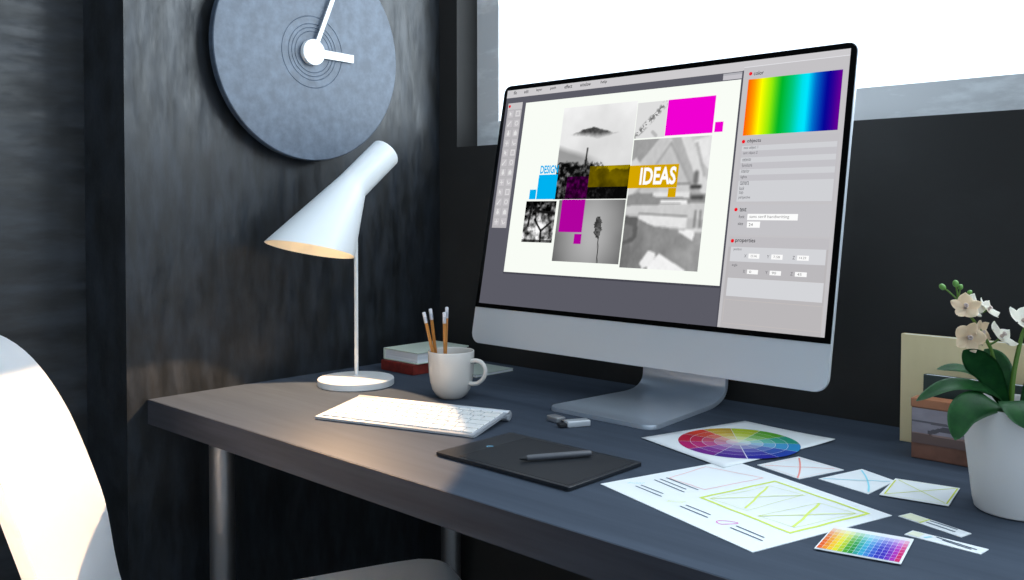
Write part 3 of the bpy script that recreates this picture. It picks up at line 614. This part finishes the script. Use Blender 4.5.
pp.a = 0.44 + 0.10 * nz; pp.poly([(0, .34), (1, .40), (1, .46), (0, .40)], 0.33); pp.poly([(.16, .62), (.34, .44), (.95, .50), (.95, .66), (.30, .60), (.18, .74)], 0.30); pp.poly([(0, .72), (1, .80), (1, 1), (0, 1)], 0.36)
r3 = pp.rgb(); r3 = 1.5 * r3 * np.where(pp.Y[..., None] > .7, np.array([1.15, .76, .68]), np.array([1.12, 1.0, 1.12]))
pc = Paint(lambda u, v, l: Vector((u, -0.0009, v))); pc.image(0.0012, 0.0200, 0.1165, 0.0640, r3); link('cover_picture', pc.mesh('cover_picture'), m_print, alb)

# ------------------------------------------------------------------ orchid
PC = Vector((1.2050, -0.2860, DZ)); orc = thing('potted_orchid', 'white orchid with broad green leaves in a white pot', 'plant', PC)
bm = bmesh.new(); lathe(bm, [(0, 0.0004), (0.0395, 0.0004), (0.0417, 0.0020), (0.0435, 0.010), (0.0560, 0.1095), (0.0556, 0.1110), (0.0542, 0.1110), (0.0534, 0.1095), (0.0515, 0.092), (0, 0.092)], 96); obj('pot', bm, m_pot, orc, smooth=True, angle=40)
bm = bmesh.new(); lathe(bm, [(0.0512, 0.0925), (0.0518, 0.0990), (0.035, 0.1010), (0, 0.1020)], 40)
random.seed(5)
for v in bm.verts: v.co.z += random.uniform(-0.001, 0.001)
obj('bark', bm, m_soil, orc)
RR = Vector((0.729, 0.684, 0)); FF = Vector((-0.684, 0.729, 0))
def O(r, f, z): return RR * r + FF * f + Vector((0, 0, z))     # r to the right in the view, f away, z up
def leaf(pts, wid, fold=0.25, side=None, nl=22, nw=9):
    c = bez(pts, 10); n = len(c); bm = bmesh.new(); rows_ = []
    side = Vector(side).normalized() if side else None
    for i, p in enumerate(c):
        s = i / (n - 1); d = (c[min(i + 1, n - 1)] - c[max(i - 1, 0)]).normalized()
        sd = (side - d * side.dot(d)).normalized() if side else d.cross(Vector((0, 0, 1))).normalized()
        up = sd.cross(d).normalized()
        w = wid * (max(0.0, 1 - abs(2 * (s ** 1.15) - 1) ** 2.2)) ** 0.72
        w = max(w, 0.0035 if s < 0.5 else 0.0004)
        rows_.append([p + sd * w * (k / (nw - 1) * 2 - 1) + up * (abs(k / (nw - 1) * 2 - 1) ** 1.3) * w * fold for k in range(nw)])
    top = [[bm.verts.new(q) for q in r] for r in rows_]
    for a_, b_ in zip(top, top[1:]):
        for k in range(nw - 1): bm.faces.new((a_[k], a_[k + 1], b_[k + 1], b_[k]))
    bmesh.ops.solidify(bm, geom=bm.faces[:], thickness=0.0012)
    return obj('leaf', bm, m_leaf, orc, smooth=True)
leaf([O(-0.011, -0.002, 0.100), O(-0.0341, -0.006, 0.1423), O(-0.0500, -0.010, 0.1575), O(-0.0650, -0.012, 0.1690)], 0.0140, 0.12, O(0.72, -0.35, 0.60))
leaf([O(-0.010, 0.01, 0.100), O(-0.0120, 0.012, 0.1300), O(-0.0170, 0.015, 0.1500), O(-0.0270, 0.020, 0.1650)], 0.0150, 0.15, O(0.90, 0.2, 0.4))
leaf([O(-0.008, 0.006, 0.101), O(-0.0220, 0.010, 0.1236), O(-0.0500, 0.016, 0.1420), O(-0.0780, 0.018, 0.1440)], 0.0105, 0.3, O(0.1, 1, 0.35))
leaf([O(-0.008, -0.006, 0.101), O(-0.0400, -0.012, 0.1265), O(-0.0800, -0.018, 0.1330), O(-0.1180, -0.024, 0.1190)], 0.0105, 0.25, O(0.0, 1, 0.45))
leaf([O(-0.012, -0.014, 0.102), O(-0.0440, -0.028, 0.1200), O(-0.0760, -0.040, 0.1130), O(-0.0910, -0.050, 0.0860)], 0.0150, 0.18, O(0.72, -0.25, -0.5))
leaf([O(-0.006, -0.008, 0.102), O(-0.0200, -0.040, 0.1230), O(-0.0280, -0.060, 0.1190), O(-0.0290, -0.072, 0.1010)], 0.0220, 0.12, O(1, 0, 0))
leaf([O(0.004, 0.0, 0.100), O(0.012, -0.012, 0.120), O(0.030, -0.020, 0.138), O(0.056, -0.025, 0.148)], 0.0150, 0.2, O(0.5, -0.5, -0.6))
leaf([O(0.004, 0.012, 0.100), O(0.020, 0.02, 0.130), O(0.036, 0.026, 0.150), O(0.054, 0.030, 0.158)], 0.0150, 0.2, O(0.5, 0.6, -0.6))
leaf([O(0.006, -0.008, 0.100), O(0.036, -0.018, 0.118), O(0.068, -0.022, 0.116), O(0.096, -0.026, 0.100)], 0.0130, 0.25, O(0.0, 1, 0.3))
leaf([O(-0.006, -0.004, 0.101), O(-0.0300, 0.000, 0.1200), O(-0.0560, 0.002, 0.1290), O(-0.0760, 0.002, 0.1270)], 0.0080, 0.3, O(0.0, 1, 0.5))
leaf([O(0.002, 0.004, 0.100), O(0.010, 0.006, 0.125), O(0.022, 0.010, 0.145), O(0.040, 0.012, 0.160)], 0.0110, 0.25, O(0.6, 0.3, -0.5))
# two flower stems
s1 = bez([O(-0.0100, 0.006, 0.099), O(-0.0250, 0.002, 0.1480), O(-0.0281, 0.0, 0.1600), O(-0.0323, 0.0, 0.1724), O(-0.0460, 0.0, 0.1943), O(-0.0560, 0.0, 0.2070), O(-0.0649, 0.0, 0.2185)], 8)
bm = bmesh.new(); tube(bm, s1, [0.0026 - 0.0016 * i / len(s1) for i in range(len(s1))], 10); obj('flower_stem', bm, m_stem, orc, smooth=True)
s2 = bez([O(-0.0095, 0.0, 0.099), O(-0.0071, 0.0, 0.1360), O(-0.0022, 0.0, 0.1651), O(0.0050, 0.0, 0.1900), O(0.0200, -0.004, 0.2150), O(0.0450, -0.008, 0.2300)], 8)
bm = bmesh.new(); tube(bm, s2, [0.0028 - 0.0014 * i / len(s2) for i in range(len(s2))], 10); obj('flower_stem', bm, m_stem, orc, smooth=True)
def bud(c, base, r):
    bm = bmesh.new(); tube(bm, bez([base, base.lerp(c, .5) + Vector((0, 0, .001)), c], 4), 0.0009, 8); st = obj('bud_stalk', bm, m_stem, orc, smooth=True)
    bm = bmesh.new(); bmesh.ops.create_uvsphere(bm, u_segments=14, v_segments=10, radius=r); d = (c - base).normalized(); q = d.to_track_quat('Z', 'Y')
    for v in bm.verts: v.co.z *= 1.25; v.co = q @ v.co + c
    obj('bud', bm, m_bud, orc, smooth=True)
tipS = s1[-1]
bud(O(-0.0812, 0.0, 0.2327), tipS, 0.0031); bud(O(-0.0676, 0.0, 0.2362), tipS, 0.0031); bud(O(-0.0620, 0.001, 0.2325), tipS, 0.0025); bud(O(-0.0530, 0.0, 0.2272), tipS, 0.0022)

def flower(c, nrm, size, mt, roll=0.0, stalk=None, cup=0.25):
    nrm = Vector(nrm).normalized(); q = nrm.to_track_quat('Z', 'Y')
    fb = bmesh.new(); lathe(fb, [(0, -0.06), (0.10, -0.02), (0.13, 0.08), (0.09, 0.22), (0.16, 0.34), (0.10, 0.38), (0.02, 0.20)], 14)
    for v in fb.verts: v.co.x *= 1.0; v.co = q @ (v.co * size) + c
    fo = obj('flower', fb, m_lip, orc, smooth=True)
    for k in range(5):
        a_ = roll + 2 * PI * k / 5; wide = 0.50 if k in (1, 4) else 0.40; pb = bmesh.new(); rows_ = []
        for i in range(9):
            s = i / 8; w = wide * math.sin(PI * min(1, 0.10 + 0.90 * s)) ** 0.6 if s < 1 else 0.05
            rows_.append([Vector((0.05 + 0.95 * s, w * t, cup * s * s + 0.10 * (1 - t * t) * s)) for t in (-1, -.5, 0, .5, 1)])
        g = [[pb.verts.new(q @ (Matrix.Rotation(a_, 3, 'Z') @ p_ * size) + c) for p_ in r_] for r_ in rows_]
        for A_, B_ in zip(g, g[1:]):
            for j in range(4): pb.faces.new((A_[j], A_[j + 1], B_[j + 1], B_[j]))
        bmesh.ops.solidify(pb, geom=pb.faces[:], thickness=0.0005)
        obj('petal', pb, mt, fo, smooth=True)
    if stalk is not None:
        bm = bmesh.new(); tube(bm, bez([stalk, stalk.lerp(c, .6) + Vector((0, 0, -.001)), c - nrm * size * .05], 5), 0.0011, 8); obj('flower_stalk', bm, m_stem, orc, smooth=True)
flower(O(-0.0620, -0.010, 0.2125), O(-0.35, -1, 0.75), 0.0150, m_petal2, 0.3, s1[-10])
flower(O(-0.0520, -0.001, 0.2125), O(0.35, -1, 0.80), 0.0150, m_petal, 1.0, s1[-10])
flower(O(-0.0330, 0.002, 0.2090), O(0.7, -0.65, 0.85), 0.0135, m_petal, 0.6, s1[-12])
flower(O(-0.0585, -0.010, 0.1820), O(-0.15, -1, 0.05), 0.0160, m_petal2, 1.25, s1[-22])
flower(O(-0.0430, -0.002, 0.1860), O(0.60, -0.9, 0.1), 0.0140, m_petal2, 0.7, s1[-22])
flower(O(-0.0200, 0.000, 0.1810), O(0.60, -0.75, 0.95), 0.0165, m_petal, 0.2, s1[-25])
flower(O(-0.0030, -0.010, 0.1985), O(0.35, -0.8, 0.95), 0.0180, m_petal, 0.9, s2[-14])

# ------------------------------------------------------------------ papers
random.seed(3)
def sheet(name, label, cat, quad, group=None, z=0.0, lift=None, N=1):
    """flat sheet through four desk points (x, y); returns paint, world->local mapping"""
    cx = sum(q[0] for q in quad) / 4; cy = sum(q[1] for q in quad) / 4
    def zf(x, y):
        return z + (lift(x, y) if lift else 0)
    def f(u, v, l): return Vector((u - cx, v - cy, 0.00105 + zf(u, v) + 0.00014 * l))
    S_ = Paint(f)
    t = thing(name, label, cat, (cx, cy, DZ), 0, group)
    a_, b_, c_, d_ = [Vector(q) for q in quad]
    bm = bmesh.new(); g = []
    for j in range(N + 1):
        row = []
        for i in range(N + 1):
            p_ = a_.lerp(b_, i / N).lerp(d_.lerp(c_, i / N), j / N); row.append(Vector((p_.x - cx, p_.y - cy, zf(p_.x, p_.y))))
        g.append(row)
    vt = [[bm.verts.new(p_ + Vector((0, 0, .0009))) for p_ in r_] for r_ in g]; vb = [[bm.verts.new(p_ + Vector((0, 0, .0002))) for p_ in r_] for r_ in g]
    for j in range(N):
        for i in range(N):
            bm.faces.new((vt[j][i], vt[j][i + 1], vt[j + 1][i + 1], vt[j + 1][i])); bm.faces.new((vb[j][i], vb[j + 1][i], vb[j + 1][i + 1], vb[j][i + 1]))
    for i in range(N):
        bm.faces.new((vt[0][i], vb[0][i], vb[0][i + 1], vt[0][i + 1])); bm.faces.new((vt[N][i + 1], vb[N][i + 1], vb[N][i], vt[N][i]))
        bm.faces.new((vt[i + 1][0], vb[i + 1][0], vb[i][0], vt[i][0])); bm.faces.new((vt[i][N], vb[i][N], vb[i + 1][N], vt[i + 1][N]))
    obj('sheet', bm, m_paper, t, smooth=(N > 1))
    return t, S_
m_paper = mat('white_paper', G(238, 242, 244), 0.75, spec=0.2)
def finish(t, S_, nm='print'): link(nm, S_.mesh(nm), m_print, t)
def wob(a_, b_, k=6, amp=0.0006):
    a_ = Vector(a_); b_ = Vector(b_); n_ = Vector((-(b_ - a_).y, (b_ - a_).x)).normalized()
    return [a_.lerp(b_, i / k) + n_ * amp * math.sin(i * 1.9) for i in range(k + 1)]
INK = G(70, 84, 104); LIME = G(216, 236, 96); PINK = G(244, 178, 174); MAG = G(226, 90, 190); SKY = G(140, 218, 236)
# layout sketch
t, s_ = sheet('layout_sketch', 'largest white sheet, sketched page layout with lime and pink frames', 'paper', [(0.8330, -0.5124), (1.0617, -0.5828), (1.1162, -0.3946), (0.8915, -0.3219)])
gf = [(0.9436, -0.4783), (0.9736, -0.3686), (1.0964, -0.4062), (1.064, -0.5136)]
s_.line([q_ for a_, b_ in zip(gf, gf[1:] + gf[:1]) for q_ in wob(a_, b_)[:-1]] + [gf[0]], 0.0034, LIME, 1)
def frame(pts, w, col, l=1):
    s_.line([q_ for a_, b_ in zip(pts, pts[1:] + pts[:1]) for q_ in wob(a_, b_, 5, .0004)[:-1]] + [pts[0]], w, col, l)
frame([(0.9523, -0.4735), (0.9782, -0.3887), (1.0197, -0.3937), (1.0011, -0.4834)], 0.0007, G(220, 234, 140)); frame([(1.0177, -0.4896), (1.0451, -0.4082), (1.0871, -0.4149), (1.0605, -0.4965)], 0.0007, G(220, 234, 140))
s_.line(wob((0.9775, -0.3929), (0.9965, -0.4776)), 0.0024, G(226, 240, 120), 2); s_.line(wob((0.9531, -0.4749), (1.0223, -0.3935)), 0.0012, G(226, 240, 120), 3)
s_.line(wob((1.0461, -0.4104), (1.059, -0.4961)), 0.0028, G(226, 240, 120), 2); s_.line(wob((1.0184, -0.4909), (1.0871, -0.4149)), 0.0014, G(226, 240, 120), 3)
frame([(0.8781, -0.4405), (0.8844, -0.3713), (0.9576, -0.3661), (0.9314, -0.4512)], 0.0010, PINK)
ln = [(0.8749, -0.4418), (0.9266, -0.4566), (0.8724, -0.4509), (0.916, -0.4642), (0.8692, -0.458), (0.92, -0.4743), (0.8697, -0.4854), (0.9061, -0.4948), (0.8674, -0.4924), (0.9104, -0.5043), (0.9451, -0.5106), (0.9807, -0.5204), (0.9425, -0.5179), (0.9829, -0.5294), (1.0162, -0.5316), (1.0519, -0.5422), (1.0143, -0.5397), (1.055, -0.5511)]
for i in range(0, len(ln), 2): s_.line([ln[i], ln[i + 1]], 0.0019, INK, 1)
def scrib(c, r, col, n=14, w=0.0012):
    s_.line([(c[0] + r * (i / n - .5) * 1.6, c[1] + r * .45 * (-1) ** i + r * (i / n - .5) * 1.0) for i in range(n + 1)], w, col, 1)
scrib((0.8610, -0.4832), 0.0085, SKY, 14, 0.0006); scrib((0.9310, -0.5085), 0.0095, G(220, 234, 100), 14, 0.0007)
s_.line([(1.0045 + 0.0085 * math.cos(a) + .002 * math.sin(a * 2), -0.5302 + 0.0060 * math.sin(a) + 0.0045 * math.cos(a)) for a in [k * PI / 8 for k in range(17)]], 0.0012, MAG, 1)
finish(t, s_)
# colour wheel print
RC = Vector((0.9422, -0.1424)); WC = Vector((0.8572, -0.2440)); WR = 0.0792
def lift(x, y):
    d = (Vector((x, y)) - WC).dot((RC - WC).normalized()); return 0.0020 * max(0, (d - 0.086) / 0.048) ** 1.6
t, s_ = sheet('color_wheel_print', 'white sheet printed with a round colour wheel, right corner curling up', 'paper', [(0.7465, -0.3093), (0.9030, -0.3610), (0.9460, -0.1440), (0.8004, -0.1240)], None, 0.0009, lift, 14)
hues = [(196, 210, 40), (208, 168, 40), (226, 70, 44), (210, 24, 66), (200, 30, 116), (136, 44, 156), (90, 50, 160), (60, 60, 180), (50, 90, 190), (70, 170, 225), (60, 180, 150), (110, 190, 60)]
nh = len(hues); NS = 8
a0 = math.atan2(0.729, -0.684) - math.radians(21)          # yellow-green at the far side
for k in range(nh):
    for r in range(5):
        r0, r1 = WR * r / 5, WR * (r + 1) / 5; f = (0.14, 0.40, 0.66, 0.88, 1.0)[r]; mn_ = min(hues[k]); c = lin([255 * (1 - f) * .93 + max(0, q_ - mn_ * .45) * f for q_ in hues[k]])
        for j in range(NS):
            b0 = a0 + 2 * PI * (k - .5 + j / NS) / nh; b1 = a0 + 2 * PI * (k - .5 + (j + 1) / NS) / nh
            pts = [(WC.x + q_ * math.cos(b_), WC.y + q_ * math.sin(b_)) for q_, b_ in ((r0, b0), (r1, b0), (r1, b1), (r0, b1))]
            if r == 0: pts = pts[1:]
            s_.poly(pts, c, 1)
    b0 = a0 + 2 * PI * (k - .5) / nh
    s_.line([(WC.x + WR * .2 * math.cos(b0), WC.y + WR * .2 * math.sin(b0)), (WC.x + WR * math.cos(b0), WC.y + WR * math.sin(b0))], 0.0007 if k not in (7,) else 0.0014, G(225, 225, 235), 2)
for r in (1, 2, 3, 4): s_.line([(WC.x + WR * r / 5 * math.cos(b_ * PI / 36), WC.y + WR * r / 5 * math.sin(b_ * PI / 36)) for b_ in range(73)], 0.0006, G(225, 225, 235), 2)
finish(t, s_)
# small cards
RED = G(250, 158, 148)
t, s_ = sheet('sketch_card', 'small card with a red cross drawn on it, between wheel print and blue-crossed card', 'card', [(0.9254, -0.3202), (0.9894, -0.3404), (1.0118, -0.2686), (0.9454, -0.2501)], 'small sketched cards')
s_.line([(0.9491, -0.2571), (0.9600, -0.2772), (0.9700, -0.2975), (0.9790, -0.3180), (0.9867, -0.3384)], 0.0020, RED, 1); s_.line(wob((0.9341, -0.317), (1.0018, -0.2731)), 0.0011, RED, 2)
frame([(0.9300, -0.3185), (0.9480, -0.2560), (1.0070, -0.2715), (0.9880, -0.3350)], 0.0005, G(244, 200, 196), 0); finish(t, s_)
t, s_ = sheet('sketch_card', 'small card with a light blue cross, overlapped by the yellow-framed card', 'card', [(1.0053, -0.324), (1.0701, -0.3411), (1.0736, -0.2719), (1.0261, -0.2504)], 'small sketched cards')
s_.line([(1.028, -0.2566), (1.0400, -0.2750), (1.0506, -0.2941), (1.0600, -0.3140), (1.0676, -0.334)], 0.0020, G(150, 226, 242), 1); s_.line(wob((1.0098, -0.3213), (1.0702, -0.2795)), 0.0013, SKY, 2); finish(t, s_)
t, s_ = sheet('sketch_card', 'small card with a yellow crossed frame, the card nearest the orchid pot', 'card', [(1.0813, -0.3386), (1.1493, -0.3271), (1.1381, -0.2544), (1.0715, -0.2660)], 'small sketched cards', 0.0012)
YC = G(212, 224, 80)
s_.line([(1.0724 + .002, -0.273), (1.083 + .002, -0.333)], 0.0016, YC, 1); s_.line([(1.1460, -0.3228), (1.1369, -0.2582)], 0.0016, YC, 1); s_.line([(1.0770, -0.2708), (1.1440, -0.3215)], 0.0011, YC, 1); s_.line([(1.0860, -0.3329), (1.1358, -0.2592)], 0.0011, YC, 2)
s_.line([(1.0755, -0.2695), (1.1360, -0.2580)], 0.0005, G(228, 234, 170), 1); s_.line([(1.0850, -0.3345), (1.1455, -0.3240)], 0.0005, G(228, 234, 170), 1); finish(t, s_)
# two slips
t, s_ = sheet('caption_slip', 'narrow white paper slip with dark lines, the one nearer the cards', 'slip', [(1.1214, -0.3923), (1.1878, -0.4121), (1.192, -0.3949), (1.1273, -0.3741)], 'narrow paper slips')
s_.line([(1.1504, -0.3856), (1.1790, -0.3935)], 0.0020, INK, 1); s_.line([(1.1492, -0.3923), (1.1794, -0.4020)], 0.0020, INK, 1); s_.poly([(1.1232, -0.3915), (1.1450, -0.3982), (1.1480, -0.3826), (1.1280, -0.3760)], G(232, 236, 206), 1); s_.line([(1.1450, -0.3985), (1.1490, -0.3825)], 0.0016, YC, 2); finish(t, s_)
t, s_ = sheet('caption_slip', 'narrow white paper slip with dark lines, the one nearer the desk edge', 'slip', [(1.1455, -0.4416), (1.215, -0.4461), (1.2166, -0.428), (1.1476, -0.425)], 'narrow paper slips')
s_.line([(1.1710, -0.4290), (1.2093, -0.4375)], 0.0020, INK, 1); s_.line([(1.1778, -0.4335), (1.2050, -0.4400)], 0.0018, INK, 1); s_.poly([(1.1470, -0.4395), (1.1590, -0.4405), (1.1600, -0.4280), (1.1490, -0.4270)], G(234, 236, 212), 1); s_.line([(1.1630, -0.4385), (1.1672, -0.4310)], 0.0030, G(170, 222, 232), 1); finish(t, s_)
# swatch chart
qs = [(1.0998, -0.5383), (1.1719, -0.5218), (1.1582, -0.4518), (1.0873, -0.4666)]
t, s_ = sheet('color_swatch_chart', 'small printed chart of rainbow colour swatches fading to white at the back', 'chart', qs, None, 0.0012)
sw = [(238, 96, 10), (248, 150, 10), (252, 196, 10), (240, 226, 20), (190, 214, 30), (90, 180, 40), (20, 150, 60), (30, 170, 160), (60, 190, 225), (70, 160, 230), (60, 110, 220), (50, 60, 200), (60, 30, 190), (120, 30, 190), (180, 20, 180), (214, 20, 110)]
qa, qb, qc, qd = [Vector(q_) for q_ in qs]
def qp(a_, b_): p_ = qa.lerp(qb, a_).lerp(qd.lerp(qc, a_), b_); return (p_.x, p_.y)
s_.poly([qp(.015, .02), qp(.985, .02), qp(.985, .99), qp(.015, .99)], G(232, 236, 240), 1)
for i in range(16):
    for j in range(8):
        f = max(0.04, 1 - (j / 7) ** 2.0 * .96); mn_ = min(sw[i]); g_ = [255 * .94 * (1 - f) + max(0, q_ - mn_ * .5) * f for q_ in sw[i]]
        x0, x1, y0, y1 = .02 + .96 * i / 16, .02 + .96 * (i + .94) / 16, .03 + .95 * j / 8, .03 + .95 * (j + .93) / 8
        s_.poly([qp(x0, y0), qp(x1, y0), qp(x1, y1), qp(x0, y1)], lin(g_), 2)
finish(t, s_)

# ------------------------------------------------------------------ chair
CHX, CHY, CHR = 0.3922, -0.7167, 1.0509     # facing angle measured from +X
ch = thing('chair', 'white moulded shell chair half pushed under the desk', 'chair', (CHX, CHY, 0), CHR - PI / 2)
# local: y forward, x right. profile (y, z, half width, side wrap forward, side lift)
W_, HT, LEAN, DP, HS, WRAP, TP, WB, WT = 0.1483, 0.9228, 0.1212, 0.3390, 0.4933, 0.0640, 0.6057, 0.1886, 0.2158
H0 = HS + 0.052
pf = bez([(DP, HS - .033, 0), (DP - .01, HS - .008, 0), (DP - .065, HS, 0), (.05, HS - .016, 0), (-.08, HS - .022, 0), (-.165, HS - .006, 0), (-.215, H0, 0)] + [(-.215 - LEAN * a_, H0 + (HT - H0) * a_, 0) for a_ in (.3, .6, .83, 1)], 6)
n = len(pf); rows_ = []; NWc = 17
for i, p_ in enumerate(pf):
    s = i / (n - 1)
    w = W_ * (1 + 0.07 * math.sin(PI * s / 0.5)) if s < 0.5 else 0
    w = float(np.interp(s, [0, .2, .45, .6, .8, 1], [0.148, 0.164, 0.186, 0.201, 0.2158, 0.2158]))
    if s < 0.22: w *= (1 - (1 - s / 0.22) ** 2.3 * 0.85)
    if s > TP: w *= max(0.0, 1 - ((s - TP) / (1 - TP)) ** 2.6) ** 0.5
    w = max(w, 0.02); r_ = []
    for k in range(NWc):
        a_ = k / (NWc - 1) * 2 - 1; ws_ = min(1, max(0, (s - .38) / .32)); wrap = WRAP * a_ * a_ * ws_ * ws_ * (3 - 2 * ws_) * (w / 0.21); lf = 0.022 * a_ * a_ * (1 - min(1, max(0, (s - .45) / .2))) * min(1, s / .2)
        r_.append(Vector((a_ * w, p_.x + wrap, p_.y + lf)))
    rows_.append(r_)
bm = bmesh.new(); g = [[bm.verts.new(q_) for q_ in r_] for r_ in rows_]
for A_, B_ in zip(g, g[1:]):
    for k in range(NWc - 1): bm.faces.new((A_[k], A_[k + 1], B_[k + 1], B_[k]))
bmesh.ops.solidify(bm, geom=bm.faces[:], thickness=0.011)
seat = obj('seat_shell', bm, m_chair, ch, smooth=True, angle=55)
for sx in (-1, 1):
    for sy in (-1, 1):
        bm = bmesh.new(); tube(bm, [(sx * 0.12, sy * 0.11 + .02, 0.472), (sx * 0.21, sy * 0.20 + .02, 0.0)], [0.011, 0.009], 14); obj('leg', bm, m_chrome, ch, smooth=True, angle=50)
bpy.context.view_layer.update()
